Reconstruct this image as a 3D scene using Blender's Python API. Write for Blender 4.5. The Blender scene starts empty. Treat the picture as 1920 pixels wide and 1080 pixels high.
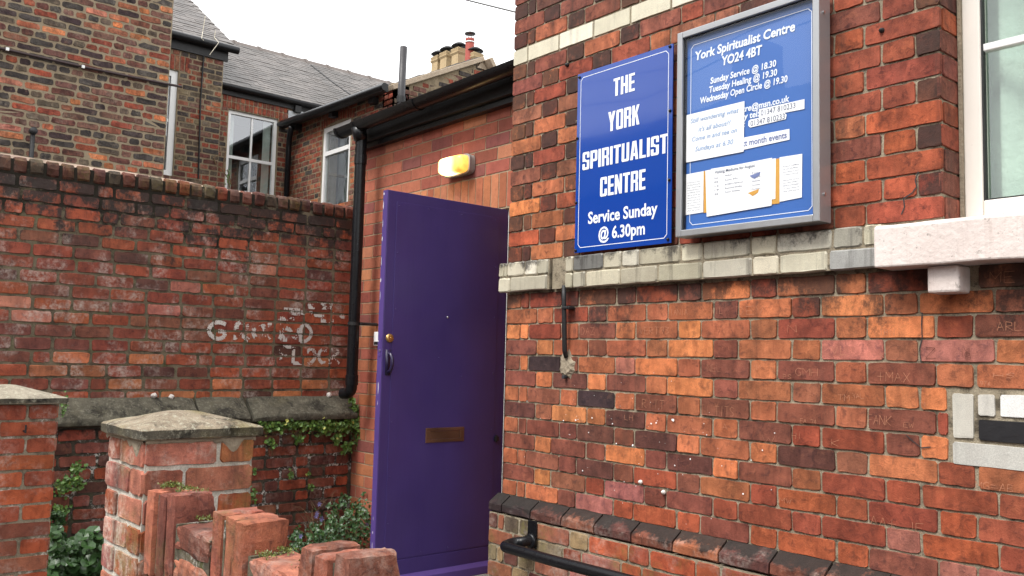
import bpy, bmesh, math, random, mathutils
from mathutils import Matrix, Vector, Euler
random.seed(11)
R = random.random
def U(a, b): return a + (b - a) * R()
S = bpy.context.scene
COL = S.collection
CZ = 1.5                                   # camera height
# ------------------------------------------------------------------ camera
RIGHT = Vector((0.64899777, 0.76037202, 0.02522469))
UP = Vector((0.04594671, -0.07226901, 0.9963263))
FWD = Vector((-0.7594016, 0.64545455, 0.08183902))
F = 1638.27
cam = bpy.data.cameras.new('camera')
cam.sensor_width = 36; cam.lens = F / 1920 * 36; cam.clip_start = 0.05; cam.clip_end = 400
co = bpy.data.objects.new('camera', cam); COL.objects.link(co)
co.matrix_world = Matrix(((RIGHT.x, UP.x, -FWD.x, 0), (RIGHT.y, UP.y, -FWD.y, 0), (RIGHT.z, UP.z, -FWD.z, CZ), (0, 0, 0, 1)))
S.camera = co
def ray(x, y): return (x - 960) / F * RIGHT - (y - 540) / F * UP + FWD
def onY(x, y, d): r = ray(x, y); p = r * (d / r.y); return Vector((p.x, p.y, p.z + CZ))
def onX(x, y, d): r = ray(x, y); p = r * (d / r.x); return Vector((p.x, p.y, p.z + CZ))
def project(P):
    d = Vector(P) - Vector((0, 0, CZ)); w = d.dot(FWD)
    if w <= 0.05: return None
    return 960 + F * d.dot(RIGHT) / w, 540 - F * d.dot(UP) / w, w
# ------------------------------------------------------------------ sky and sun
W = bpy.data.worlds.new('World'); S.world = W; W.use_nodes = True
wn = W.node_tree; wn.nodes.clear()
out = wn.nodes.new('ShaderNodeOutputWorld'); bg = wn.nodes.new('ShaderNodeBackground')
sky = wn.nodes.new('ShaderNodeTexSky'); sky.sky_type = 'NISHITA'; sky.sun_disc = False
sky.sun_elevation = math.radians(52); sky.sun_rotation = math.radians(180); sky.dust_density = 6; sky.ozone_density = .6
hsv = wn.nodes.new('ShaderNodeHueSaturation'); hsv.inputs['Saturation'].default_value = .25
wn.links.new(sky.outputs[0], hsv.inputs['Color'])
# overcast: the clear sky is covered by an even, very slightly mottled cloud layer
tc = wn.nodes.new('ShaderNodeTexCoord'); nz = wn.nodes.new('ShaderNodeTexNoise'); nz.inputs['Scale'].default_value = 2.2; nz.inputs['Detail'].default_value = 5
wn.links.new(tc.outputs['Generated'], nz.inputs['Vector'])
cr = wn.nodes.new('ShaderNodeMapRange'); cr.inputs['To Min'].default_value = 9.6; cr.inputs['To Max'].default_value = 11.4
wn.links.new(nz.outputs['Fac'], cr.inputs['Value'])
cc = wn.nodes.new('ShaderNodeVectorMath'); cc.operation = 'SCALE'; cc.inputs[0].default_value = (.985, .99, 1.0)
wn.links.new(cr.outputs[0], cc.inputs['Scale'])
mx = wn.nodes.new('ShaderNodeMix'); mx.data_type = 'RGBA'; mx.inputs['Factor'].default_value = .94
wn.links.new(hsv.outputs[0], mx.inputs['A']); wn.links.new(cc.outputs[0], mx.inputs['B'])
wn.links.new(mx.outputs['Result'], bg.inputs['Color']); bg.inputs['Strength'].default_value = .1
wn.links.new(bg.outputs[0], out.inputs['Surface'])
sl = bpy.data.lights.new('sun', 'SUN'); sl.energy = 1.5; sl.angle = math.radians(20); sl.color = (1, .97, .92)
so = bpy.data.objects.new('sun', sl); COL.objects.link(so)
# from behind the camera, fairly high, a little from the left
sd = Vector((.02, .70, -1.0)).normalized()
so.rotation_euler = sd.to_track_quat('-Z', 'Y').to_euler(); so.location = (-2, -4, 9)
S.view_settings.view_transform = 'Standard'; S.view_settings.look = 'None'; S.view_settings.gamma = 1
S.view_settings.exposure = 1.22; S.view_settings.use_curve_mapping = False
S.render.engine = 'CYCLES'
S.cycles.max_bounces = 8; S.cycles.transparent_max_bounces = 12

# ------------------------------------------------------------------ node helpers
class NB:
    def __init__(s, name):
        s.m = bpy.data.materials.new(name); s.m.use_nodes = True; s.t = s.m.node_tree; s.n = s.t.nodes; s.l = s.t.links
        s.n.clear(); s.out = s.n.new('ShaderNodeOutputMaterial'); s.b = s.n.new('ShaderNodeBsdfPrincipled')
        s.l.new(s.b.outputs[0], s.out.inputs['Surface'])
    def set(s, sock, v):
        if hasattr(v, 'is_linked') or isinstance(v, bpy.types.NodeSocket): s.l.new(v, sock)
        else: sock.default_value = v
    def noise(s, vec, scale, detail=4, rough=.55, dist=0.0):
        n = s.n.new('ShaderNodeTexNoise'); s.l.new(vec, n.inputs['Vector']); n.inputs['Scale'].default_value = scale
        n.inputs['Detail'].default_value = detail; n.inputs['Roughness'].default_value = rough; n.inputs['Distortion'].default_value = dist
        return n.outputs['Fac']
    def rng(s, v, a, b, c=0., d=1.):
        n = s.n.new('ShaderNodeMapRange'); s.l.new(v, n.inputs['Value'])
        for k, x in zip(('From Min', 'From Max', 'To Min', 'To Max'), (a, b, c, d)): n.inputs[k].default_value = x
        return n.outputs[0]
    def math(s, op, a, b=0.5):
        n = s.n.new('ShaderNodeMath'); n.operation = op; s.set(n.inputs[0], a); s.set(n.inputs[1], b); return n.outputs[0]
    def vmath(s, op, a, b=None, sc=None):
        n = s.n.new('ShaderNodeVectorMath'); n.operation = op; s.set(n.inputs[0], a)
        if b is not None: s.set(n.inputs[1], b)
        if sc is not None: s.set(n.inputs['Scale'], sc)
        return n.outputs[0]
    def mix(s, f, a, b, mode='MIX'):
        n = s.n.new('ShaderNodeMix'); n.data_type = 'RGBA'; n.blend_type = mode
        s.set(n.inputs['Factor'], f); s.set(n.inputs['A'], a); s.set(n.inputs['B'], b); return n.outputs['Result']
    def pos(s): return s.n.new('ShaderNodeNewGeometry').outputs['Position']
    def xyz(s, v):
        n = s.n.new('ShaderNodeSeparateXYZ'); s.l.new(v, n.inputs[0]); return n.outputs
    def bump(s, h, dist=.003, strength=.6):
        n = s.n.new('ShaderNodeBump'); s.l.new(h, n.inputs['Height']); n.inputs['Distance'].default_value = dist
        n.inputs['Strength'].default_value = strength; s.l.new(n.outputs[0], s.b.inputs['Normal'])
def C4(c): return (c[0], c[1], c[2], 1)

def plain(name, col, rough=.5, metal=0, var=.12, bscale=60, bump=.0, spec=.5, coat=0, dirt=0, dirtcol=(.03, .028, .025), emit=None, ior=None):
    b = NB(name); P = b.pos(); n = b.noise(P, bscale, 5)
    c = b.mix(b.rng(b.noise(P, 7, 4), .3, .7, 0, 1), C4([x * (1 - var) for x in col]), C4([min(1, x * (1 + var)) for x in col]))
    if dirt:
        c = b.mix(b.math('MULTIPLY', b.rng(b.noise(P, 14, 6, .7), .48, .72), dirt), c, C4(dirtcol))
    b.set(b.b.inputs['Base Color'], c); b.set(b.b.inputs['Roughness'], b.rng(n, .3, .7, max(0, rough - .08), min(1, rough + .08)))
    b.b.inputs['Metallic'].default_value = metal; b.b.inputs['Specular IOR Level'].default_value = spec
    b.b.inputs['Coat Weight'].default_value = coat; b.b.inputs['Coat Roughness'].default_value = .05
    if ior: b.b.inputs['IOR'].default_value = ior
    if emit: b.b.inputs['Emission Color'].default_value = C4(emit[0]); b.b.inputs['Emission Strength'].default_value = emit[1]
    if bump: b.bump(n, bump)
    return b.m

def brick_mat(name, mott=.5, blotch=.35, white=0., soot_shade=None, algae=0., bump=.003, fine=160, rough=.82, fleck=.0, spec=.3, whitecol=(.55, .5, .44), moss=0., streak=0.):
    b = NB(name); P = b.pos()
    oc = b.n.new('ShaderNodeObjectInfo').outputs['Color']
    at = b.n.new('ShaderNodeAttribute'); at.attribute_name = 'tint'
    tint = b.mix(1., oc, at.outputs['Color'], 'ADD')
    off = b.vmath('SCALE', tint, sc=61.)
    Q = b.vmath('ADD', P, off)
    n1 = b.noise(Q, 11, 5, .6, .4)
    col = b.vmath('SCALE', tint, sc=b.rng(n1, .28, .72, 1 - mott, 1 + mott * .75))
    n2 = b.noise(Q, 30, 6, .68, .6)
    dk = b.vmath('MULTIPLY', tint, (.32, .36, .5))
    col = b.mix(b.math('MULTIPLY', b.rng(n2, .52, .66), blotch), col, dk)
    # warmer, paler flecks where the fired skin is worn
    n6 = b.noise(Q, 19, 6, .7, .3)
    lt = b.vmath('ADD', b.vmath('SCALE', tint, sc=1.25), (.05, .022, .008))
    col = b.mix(b.math('MULTIPLY', b.rng(n6, .56, .68), blotch), col, lt)
    vs = b.noise(b.vmath('MULTIPLY', Q, (21, 21, 4)), 1, 4, .6, .8)
    col = b.vmath('MULTIPLY', col, b.mix(b.math('MULTIPLY', b.rng(vs, .46, .62), min(1., mott * 1.1)), (1.06, 1.06, 1.06, 1), (.66, .59, .60, 1)))
    sp = b.noise(P, 420, 2, .5)
    col = b.vmath('SCALE', col, sc=b.rng(sp, .25, .75, .78, 1.2))
    if white:
        w = b.math('MULTIPLY', b.rng(b.noise(P, 5.5, 5, .6), .5, .64), b.rng(b.noise(Q, 38, 6, .75), .42, .62))
        col = b.mix(b.math('MULTIPLY', w, white), col, C4(whitecol))
    if fleck:
        w = b.rng(b.noise(P, 95, 3, .6), .70, .74)
        col = b.mix(b.math('MULTIPLY', w, fleck), col, C4((.62, .58, .52)))
    if algae:
        w = b.math('MULTIPLY', b.rng(b.noise(P, 4.1, 5), .5, .66), b.rng(b.noise(P, 45, 5, .7), .35, .6))
        col = b.mix(b.math('MULTIPLY', w, algae), col, C4((.16, .14, .035)))
    if streak:
        sx = b.vmath('MULTIPLY', P, (16, 16, 1.6))
        w = b.rng(b.noise(sx, 1, 5, .6), .55, .72)
        col = b.mix(b.math('MULTIPLY', w, streak), col, C4((.03, .024, .02)))
    if soot_shade:
        # soot = list of (z_low, z_high, amount): grime, plus painted ledge shade on the lower wall, grows towards z_high
        for (z0, z1, am, cut) in soot_shade:
            z = b.xyz(P)[2]
            g = b.rng(z, z0, z1)
            nn = b.rng(b.noise(b.vmath('MULTIPLY', P, (1, 1, .8)), 6., 7, .78), .36, .64)
            w = b.rng(b.math('ADD', g, b.math('MULTIPLY', nn, .9)), cut, cut + .32)
            col = b.mix(b.math('MULTIPLY', w, am), col, C4((.020, .017, .015)))
    b.set(b.b.inputs['Base Color'], col)
    b.set(b.b.inputs['Roughness'], b.rng(n2, .3, .7, rough - .14, rough + .08))
    b.b.inputs['Specular IOR Level'].default_value = spec
    h = b.math('ADD', b.math('MULTIPLY', b.noise(P, fine, 6, .7), .45), b.math('MULTIPLY', n2, .9))
    b.bump(h, bump, .8)
    return b.m

def mortar_mat(name, c1, c2, dark=.4, moss=0, white=0, soot_shade=None, bump=.004):
    b = NB(name); P = b.pos()
    col = b.mix(b.rng(b.noise(P, 6, 6, .65), .35, .65), C4(c1), C4(c2))
    col = b.vmath('SCALE', col, sc=b.rng(b.noise(P, 260, 3), .25, .75, .65, 1.25))
    col = b.mix(b.math('MULTIPLY', b.rng(b.noise(P, 17, 6, .7), .5, .62), dark), col, C4((.028, .024, .02)))
    if white: col = b.mix(b.math('MULTIPLY', b.math('MULTIPLY', b.rng(b.noise(P, 5, 4), .5, .6), b.rng(b.noise(P, 60, 4, .7), .5, .56)), white), col, C4((.62, .6, .55)))
    if moss: col = b.mix(b.math('MULTIPLY', b.rng(b.noise(P, 9, 5), .55, .66), moss), col, C4((.07, .085, .02)))
    if soot_shade:
        for (z0, z1, am, cut) in soot_shade:
            z = b.xyz(P)[2]; g = b.rng(z, z0, z1)
            w = b.rng(b.math('ADD', g, b.math('MULTIPLY', b.rng(b.noise(P, 7.5, 7, .72), .32, .68), .9)), cut, cut + .32)
            col = b.mix(b.math('MULTIPLY', w, am), col, C4((.020, .018, .015)))
    b.set(b.b.inputs['Base Color'], col); b.b.inputs['Roughness'].default_value = .95; b.b.inputs['Specular IOR Level'].default_value = .15
    b.bump(b.math('ADD', b.noise(P, 90, 6, .75), b.math('MULTIPLY', b.noise(P, 25, 3), 1.2)), bump, .9)
    return b.m

def stone_mat(name, c1, c2, lichen=.5, dark=.5, bump=.005, scale=1.):
    b = NB(name); P = b.pos()
    col = b.mix(b.rng(b.noise(P, 13 * scale, 7, .7), .35, .65), C4(c1), C4(c2))
    col = b.mix(b.math('MULTIPLY', b.rng(b.noise(P, 6 * scale, 7, .75, .5), .5, .62), dark), col, C4((.022, .02, .017)))
    col = b.mix(b.math('MULTIPLY', b.rng(b.noise(P, 48 * scale, 6, .75), .53, .6), lichen), col, C4((.46, .44, .34)))
    col = b.mix(b.math('MULTIPLY', b.rng(b.noise(P, 4.3 * scale, 4, .6), .55, .68), lichen * .6), col, C4((.20, .17, .05)))
    col = b.vmath('SCALE', col, sc=b.rng(b.noise(P, 330, 3, .6), .25, .75, .6, 1.35))
    b.set(b.b.inputs['Base Color'], col); b.b.inputs['Roughness'].default_value = .9; b.b.inputs['Specular IOR Level'].default_value = .2
    b.bump(b.math('ADD', b.noise(P, 150, 6, .8), b.noise(P, 30, 4, .6)), bump, .9)
    return b.m

# ------------------------------------------------------------------ object helpers
WM = {}
def link(name, me, parent=None, M=None, color=None):
    o = bpy.data.objects.new(name, me); COL.objects.link(o)
    M = M if M is not None else Matrix.Identity(4)
    if parent is not None:
        o.parent = parent; o.matrix_basis = WM[parent.name].inverted() @ M
    else: o.matrix_basis = M
    WM[o.name] = M
    if color is not None: o.color = C4(color)
    return o
def tag(o, label, cat, group=None):
    o['label'] = label; o['category'] = cat
    if group: o['group'] = group
    return o
def thing(name, label, cat, loc, group=None):
    return tag(link(name, None, None, Matrix.Translation(Vector(loc))), label, cat, group)
def stuff(o): o['kind'] = 'stuff'; return o
class MB:
    def __init__(s): s.v = []; s.f = []; s.c = []
    def poly(s, pts):
        i = len(s.v); s.v += [tuple(p) for p in pts]; s.f.append(tuple(range(i, i + len(pts)))); return s
    def box(s, a, b):
        x0, y0, z0 = [min(p, q) for p, q in zip(a, b)]; x1, y1, z1 = [max(p, q) for p, q in zip(a, b)]
        i = len(s.v)
        s.v += [(x0, y0, z0), (x1, y0, z0), (x1, y1, z0), (x0, y1, z0), (x0, y0, z1), (x1, y0, z1), (x1, y1, z1), (x0, y1, z1)]
        s.f += [tuple(i + k for k in q) for q in ((0, 3, 2, 1), (4, 5, 6, 7), (0, 1, 5, 4), (1, 2, 6, 5), (2, 3, 7, 6), (3, 0, 4, 7))]; return s
    def prism(s, prof, p0, p1, up=None, cap=True):
        # prof: list of (a, b) in the plane square to p0->p1 ; a along side vector, b along up
        p0 = Vector(p0); p1 = Vector(p1); d = (p1 - p0).normalized(); up = Vector(up or (0, 0, 1))
        side = d.cross(up).normalized(); upv = side.cross(d)
        i = len(s.v); n = len(prof)
        for p in (p0, p1):
            for a, b in prof: s.v.append(tuple(p + side * a + upv * b))
        for k in range(n): s.f.append((i + k, i + (k + 1) % n, i + n + (k + 1) % n, i + n + k))
        if cap: s.f.append(tuple(i + k for k in range(n))[::-1]); s.f.append(tuple(i + n + k for k in range(n)))
        return s
    def tube(s, pts, r, n=12, cap=True):
        pts = [Vector(p) for p in pts]; m = len(pts); i0 = len(s.v)
        rr = r if isinstance(r, (list, tuple)) else [r] * m
        ref = Vector((0, 0, 1)); d0 = (pts[1] - pts[0]).normalized()
        if abs(d0.dot(ref)) > .9: ref = Vector((1, 0, 0))
        for k, p in enumerate(pts):
            d = ((pts[min(k + 1, m - 1)] - pts[k]).normalized() + (pts[k] - pts[max(k - 1, 0)]).normalized())
            d = d.normalized() if d.length > 1e-6 else d0
            a = d.cross(ref).normalized(); ref = a.cross(d).normalized(); b = ref
            for q in range(n):
                t = 2 * math.pi * q / n; s.v.append(tuple(p + a * math.cos(t) * rr[k] + b * math.sin(t) * rr[k]))
        for k in range(m - 1):
            for q in range(n):
                a = i0 + k * n + q; b = i0 + k * n + (q + 1) % n; s.f.append((a, b, b + n, a + n))
        if cap:
            s.f.append(tuple(i0 + q for q in range(n))); s.f.append(tuple(i0 + (m - 1) * n + q for q in range(n))[::-1])
        return s
    def cyl(s, p0, p1, r, n=16): return s.tube([p0, p1], r, n)
    def mesh(s, name, mat, smooth=False):
        me = bpy.data.meshes.new(name); me.from_pydata(s.v, [], s.f); me.materials.append(mat)
        bm = bmesh.new(); bm.from_mesh(me); bmesh.ops.recalc_face_normals(bm, faces=bm.faces); bm.to_mesh(me); bm.free()
        if smooth:
            for p in me.polygons: p.use_smooth = True
        return me
    def obj(s, name, mat, parent=None, smooth=False, bevel=0, seg=2):
        o = link(name, s.mesh(name, mat, smooth), parent, Matrix.Identity(4))
        if bevel:
            md = o.modifiers.new('bevel', 'BEVEL'); md.width = bevel; md.segments = seg; md.limit_method = 'ANGLE'; md.angle_limit = math.radians(40)
        if smooth:
            try:
                for e in o.data.edges: pass
            except Exception: pass
        return o
def smooth_by_angle(o, deg=40):
    me = o.data
    bm = bmesh.new(); bm.from_mesh(me)
    for f in bm.faces: f.smooth = True
    for e in bm.edges:
        if len(e.link_faces) == 2 and e.calc_face_angle(0) > math.radians(deg): e.smooth = False
    bm.to_mesh(me); bm.free(); return o

# ------------------------------------------------------------------ bricks as pieces
def brick_outline(w, h, rough, rad, n):
    pts = []
    hw, hh = w / 2, h / 2
    def j(): return U(-rough, rough)
    for k in range(n + 1):
        t = -hw + rad + (w - 2 * rad) * k / n; pts.append((t, -hh + j()))
    pts += [(hw + j(), -hh + rad * U(.7, 1.6)), (hw + j(), hh - rad * U(.7, 1.6))]
    for k in range(n + 1):
        t = hw - rad - (w - 2 * rad) * k / n; pts.append((t, hh + j()))
    pts += [(-hw + j(), hh - rad * U(.7, 1.6)), (-hw + j(), -hh + rad * U(.7, 1.6))]
    return pts
def brick_mesh(w, h, mat, rough=.001, rad=.003, cham=.003, n=4, depth=.008, deep=0, flat=False):
    o = brick_outline(w, h, rough, rad, n); m = len(o)
    v = []
    for x, z in o:
        L = math.hypot(x / w, z / h) + 1e-6
        v.append((x - cham * (1 if x > 0 else -1) * min(1, abs(x) / (w / 2)), U(-.4, .4) * rough, z - cham * (1 if z > 0 else -1) * min(1, abs(z) / (h / 2))))
    y1_ = (cham + rough * .5) if deep else depth
    v += [(x, y1_, z) for x, z in o]
    f = [tuple(range(m))]
    f += [(k, k + m, (k + 1) % m + m, (k + 1) % m) for k in range(m)]
    if deep:
        v += [(x, deep, z) for x, z in o]
        f += [(k + m, k + 2 * m, (k + 1) % m + 2 * m, (k + 1) % m + m) for k in range(m)]
    me = bpy.data.meshes.new('brick'); me.from_pydata(v, [], f); me.materials.append(mat)
    return me
class Pieces:
    def __init__(s, parent): s.p = parent; s.items = {}; s.cache = {}
    def get(s, w, h, mat, style, nv=7):
        key = (round(w / .012), round(h, 3), mat.name, tuple(sorted(style.items())))
        L = s.cache.setdefault(key, [])
        if len(L) < nv:
            me = brick_mesh(round(w / .012) * .012, h, mat, **style); L.append(me); return me, round(w / .012) * .012
        return random.choice(L), round(w / .012) * .012
    def brick(s, kind, P, rz, w, h, col, mat, style, tilt=.006, proud=.0012):
        if w < .018: return
        me, bw = s.get(w, h, mat, style)
        M = Matrix.Translation(P) @ Matrix.Rotation(rz, 4, 'Z') @ Matrix.Translation((0, U(-proud, proud), 0)) @ Euler((U(-tilt, tilt), U(-tilt, tilt) * .8, U(-tilt, tilt) * .6)).to_matrix().to_4x4() @ Matrix.Diagonal((w / bw, 1, 1, 1))
        s.add(kind, me, M, col, w)
    def add(s, kind, me, M, col, size=.1): s.items.setdefault(kind, []).append((me, M, col, size))
    def finish(s, limit=298):
        for kind, L in s.items.items():
            sc = []
            for it in L:
                p = project(it[1].translation); v = 0
                if p:
                    v = it[3] / p[2]
                    if not (-60 < p[0] < 1980 and -60 < p[1] < 1140): v *= .001
                sc.append(v)
            order = sorted(range(len(L)), key=lambda i: -sc[i])
            for i in order[:limit]:
                me, M, col, _ = L[i]; link(kind, me, s.p, M, col)
            rest = order[limit:]
            if rest:
                V = []; Fc = []; cols = []
                for i in rest:
                    me, M, col, _ = L[i]; b = len(V)
                    V += [tuple(M @ v.co) for v in me.vertices]
                    Fc += [tuple(b + k for k in p.vertices) for p in me.polygons]
                    cols += [C4(col)] * len(me.vertices)
                me = bpy.data.meshes.new(kind); me.from_pydata(V, [], Fc); me.materials.append(L[0][0].materials[0])
                ca = me.color_attributes.new('tint', 'FLOAT_COLOR', 'POINT')
                ca.data.foreach_set('color', [x for c in cols for x in c])
                o = stuff(link(kind, me, s.p, Matrix.Identity(4), (0, 0, 0)))
PAL = dict(O=(.52, .175, .068), o=(.36, .115, .052), R=(.26, .060, .032), r=(.34, .080, .034), B=(.200, .062, .040), D=(.118, .043, .032),
           K=(.042, .024, .025), m=(.26, .092, .052), P=(.42, .15, .10), Q=(.33, .115, .09), G=(.17, .13, .075), Y=(.28, .19, .10),
           g=(.11, .08, .055), k=(.055, .045, .04), u=(.16, .075, .055))
def vary(c, a=.14):
    sat = 1 - min(c) / (max(c) + 1e-6); h = .11 * sat * sat
    f = 1 + U(-a, a); return (c[0] * f * (1 + U(-h, h) * .4), c[1] * f * (1 + U(-h, h)), c[2] * f * (1 + U(-h, h)))
def pick(wts):
    t = U(0, sum(w for _, w in wts))
    for k, w in wts:
        t -= w
        if t <= 0: return PAL[k]
    return PAL[wts[-1][0]]
def cut(iv, holes, z):
    """subtract (u0,u1,z0,z1) holes from the interval iv at height z"""
    out = [iv]
    for (a, b, z0, z1) in holes:
        if z0 < z < z1:
            nw = []
            for (p, q) in out:
                if b <= p or a >= q: nw.append((p, q)); continue
                if a - p > .028: nw.append((p, a - .003))
                if q - b > .028: nw.append((b + .003, q))
            out = nw
    return out
def slab_holes(name, mat, parent, fn, u0, u1, z0, z1, t, holes):
    """solid wall core with openings; fn(u, depth, z) -> world"""
    us = sorted(set([u0, u1] + [min(max(h[i], u0), u1) for h in holes for i in (0, 1)]))
    zs = sorted(set([z0, z1] + [min(max(h[i], z0), z1) for h in holes for i in (2, 3)]))
    m = MB()
    for i in range(len(us) - 1):
        for k in range(len(zs) - 1):
            a, b, c, d = us[i], us[i + 1], zs[k], zs[k + 1]
            if b - a < 1e-4 or d - c < 1e-4: continue
            if any(h[0] < (a + b) / 2 < h[1] and h[2] < (c + d) / 2 < h[3] for h in holes): continue
            p = [fn(a, 0, c), fn(b, 0, c), fn(b, t, c), fn(a, t, c), fn(a, 0, d), fn(b, 0, d), fn(b, t, d), fn(a, t, d)]
            j = len(m.v); m.v += [tuple(x) for x in p]
            def solid(aa, cc): return u0 < aa < u1 and z0 < cc < z1 and not any(h[0] < aa < h[1] and h[2] < cc < h[3] for h in holes)
            fs = [(0, 1, 5, 4), (2, 3, 7, 6)]
            if not solid(a - 1e-3, (c + d) / 2): fs.append((3, 0, 4, 7))
            if not solid(b + 1e-3, (c + d) / 2): fs.append((1, 2, 6, 5))
            if not solid((a + b) / 2, c - 1e-3): fs.append((0, 3, 2, 1))
            if not solid((a + b) / 2, d + 1e-3): fs.append((4, 5, 6, 7))
            m.f += [tuple(j + q for q in ff) for ff in fs]
    return m.obj(name, mat, parent)

# ------------------------------------------------------------------ lettering
def text_mesh(s, size, mat, sx=1., offset=0., align='CENTER', shear=0., ext=0.):
    cu = bpy.data.curves.new('lettering', 'FONT'); cu.body = s; cu.size = size; cu.align_x = align
    cu.offset = offset; cu.resolution_u = 3; cu.shear = shear; cu.space_character = 1.0; cu.extrude = ext
    o = bpy.data.objects.new('lettering', cu); COL.objects.link(o)
    dg = bpy.context.evaluated_depsgraph_get(); dg.update()
    me = bpy.data.meshes.new_from_object(o.evaluated_get(dg)); bpy.data.objects.remove(o); 
    me.transform(Matrix.Diagonal((sx, 1, 1, 1))); me.materials.clear(); me.materials.append(mat)
    return me
FACE = Matrix.Rotation(math.pi / 2, 4, 'X')       # text plane -> facing -Y
def put_text(s, P, h, mat, parent, name='lettering', width=None, offset=0., align='CENTER', shear=0., rot=0.):
    """h = cap height; P = centre of the baseline; width = wanted total width"""
    me = text_mesh(s, h / .70, mat, 1., offset, align, shear)
    xs = [v.co.x for v in me.vertices]
    if width and xs: me.transform(Matrix.Diagonal((width / (max(xs) - min(xs)), 1, 1, 1)))
    return link(name, me, parent, Matrix.Translation(P) @ Matrix.Rotation(rot, 4, 'Y') @ FACE)
def rc(x0, z0, x1, z1, c=''):
    k = .07
    p = []
    p += [(x0 + k * 1.6, z0), (x0, z0 + k)][::-1] if 'a' in c else [(x0, z0)]
    p += [(x1 - k * 1.6, z0), (x1, z0 + k)] if 'b' in c else [(x1, z0)]
    p += [(x1, z1 - k), (x1 - k * 1.6, z1)] if 'c' in c else [(x1, z1)]
    p += [(x0 + k * 1.6, z1), (x0, z1 - k)] if 'd' in c else [(x0, z1)]
    return p
s_, b_ = .355, .14
GL = {
 'T': (.95, [rc(0, 1 - b_, .95, 1), rc(.29, 0, .66, 1 - b_)]),
 'H': (1, [rc(0, 0, s_, 1), rc(1 - s_, 0, 1, 1), rc(s_, .42, 1 - s_, .58)]),
 'E': (.85, [rc(0, 0, s_, 1), rc(s_, 0, .85, b_), rc(s_, .43, .8, .57), rc(s_, 1 - b_, .85, 1)]),
 'I': (s_, [rc(0, 0, s_, 1)]),
 'L': (.82, [rc(0, 0, s_, 1), rc(s_, 0, .82, b_)]),
 'U': (1, [rc(0, 0, s_, 1, 'a'), rc(1 - s_, 0, 1, 1, 'b'), rc(s_, 0, 1 - s_, b_)]),
 'O': (1, [rc(0, 0, s_, 1, 'ad'), rc(1 - s_, 0, 1, 1, 'bc'), rc(s_, 0, 1 - s_, b_), rc(s_, 1 - b_, 1 - s_, 1)]),
 'C': (1, [rc(0, 0, s_, 1, 'ad'), rc(1 - s_, 0, 1, .38, 'b'), rc(1 - s_, .62, 1, 1, 'c'), rc(s_, 0, 1 - s_, b_), rc(s_, 1 - b_, 1 - s_, 1)]),
 'P': (1, [rc(0, 0, s_, 1), rc(1 - s_, .38, 1, 1, 'bc'), rc(s_, .38, 1 - s_, .52), rc(s_, 1 - b_, 1 - s_, 1)]),
 'R': (1, [rc(0, 0, s_, 1), rc(1 - s_, .53, 1, 1, 'bc'), rc(1 - s_, 0, 1, .45, 'c'), rc(s_, .42, .93, .56), rc(s_, 1 - b_, 1 - s_, 1)]),
 'S': (1, [rc(0, .47, s_, 1, 'd'), rc(1 - s_, .66, 1, 1, 'c'), rc(1 - s_, 0, 1, .53, 'b'), rc(0, 0, s_, .34, 'a'), rc(s_, 0, 1 - s_, b_), rc(s_, 1 - b_, 1 - s_, 1), [(s_, .47), (1 - s_, .40), (1 - s_, .53), (s_, .62)]]),
 'A': (1.05, [[(0, 0), (.36, 0), (.56, 1), (.27, 1)], [(.69, 0), (1.05, 0), (.78, 1), (.49, 1)], [(.3, .2), (.75, .2), (.72, .35), (.33, .35)]]),
 'Y': (1.05, [rc(.34, 0, .71, .42), [(0, 1), (.38, 1), (.71, .42), (.34, .42)], [(1.05, 1), (.67, 1), (.34, .42), (.71, .42)]]),
 'K': (1.02, [rc(0, 0, s_, 1), [(s_, .38), (s_, .6), (.64, 1), (1.0, 1), (.62, .52)], [(.42, .55), (.66, .62), (1.02, 0), (.63, 0)]]),
 'N': (1.02, [rc(0, 0, .34, 1), rc(.68, 0, 1.02, 1), [(.0, 1), (.36, 1), (1.02, 0), (.66, 0)]])}
def block_word(word, P, h, width, mat, parent, name='lettering'):
    m = MB(); x = 0; gap = .14
    tot = sum(GL[c][0] for c in word) + gap * (len(word) - 1); k = width / tot; x = -width / 2
    for c in word:
        wd, ps = GL[c]
        for i, p in enumerate(ps): m.poly([(P[0] + x + a * k, P[1] - .00015 * i, P[2] + b * h) for a, b in p])
        x += (wd + gap) * k
    return m.obj(name, mat, parent)
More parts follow.
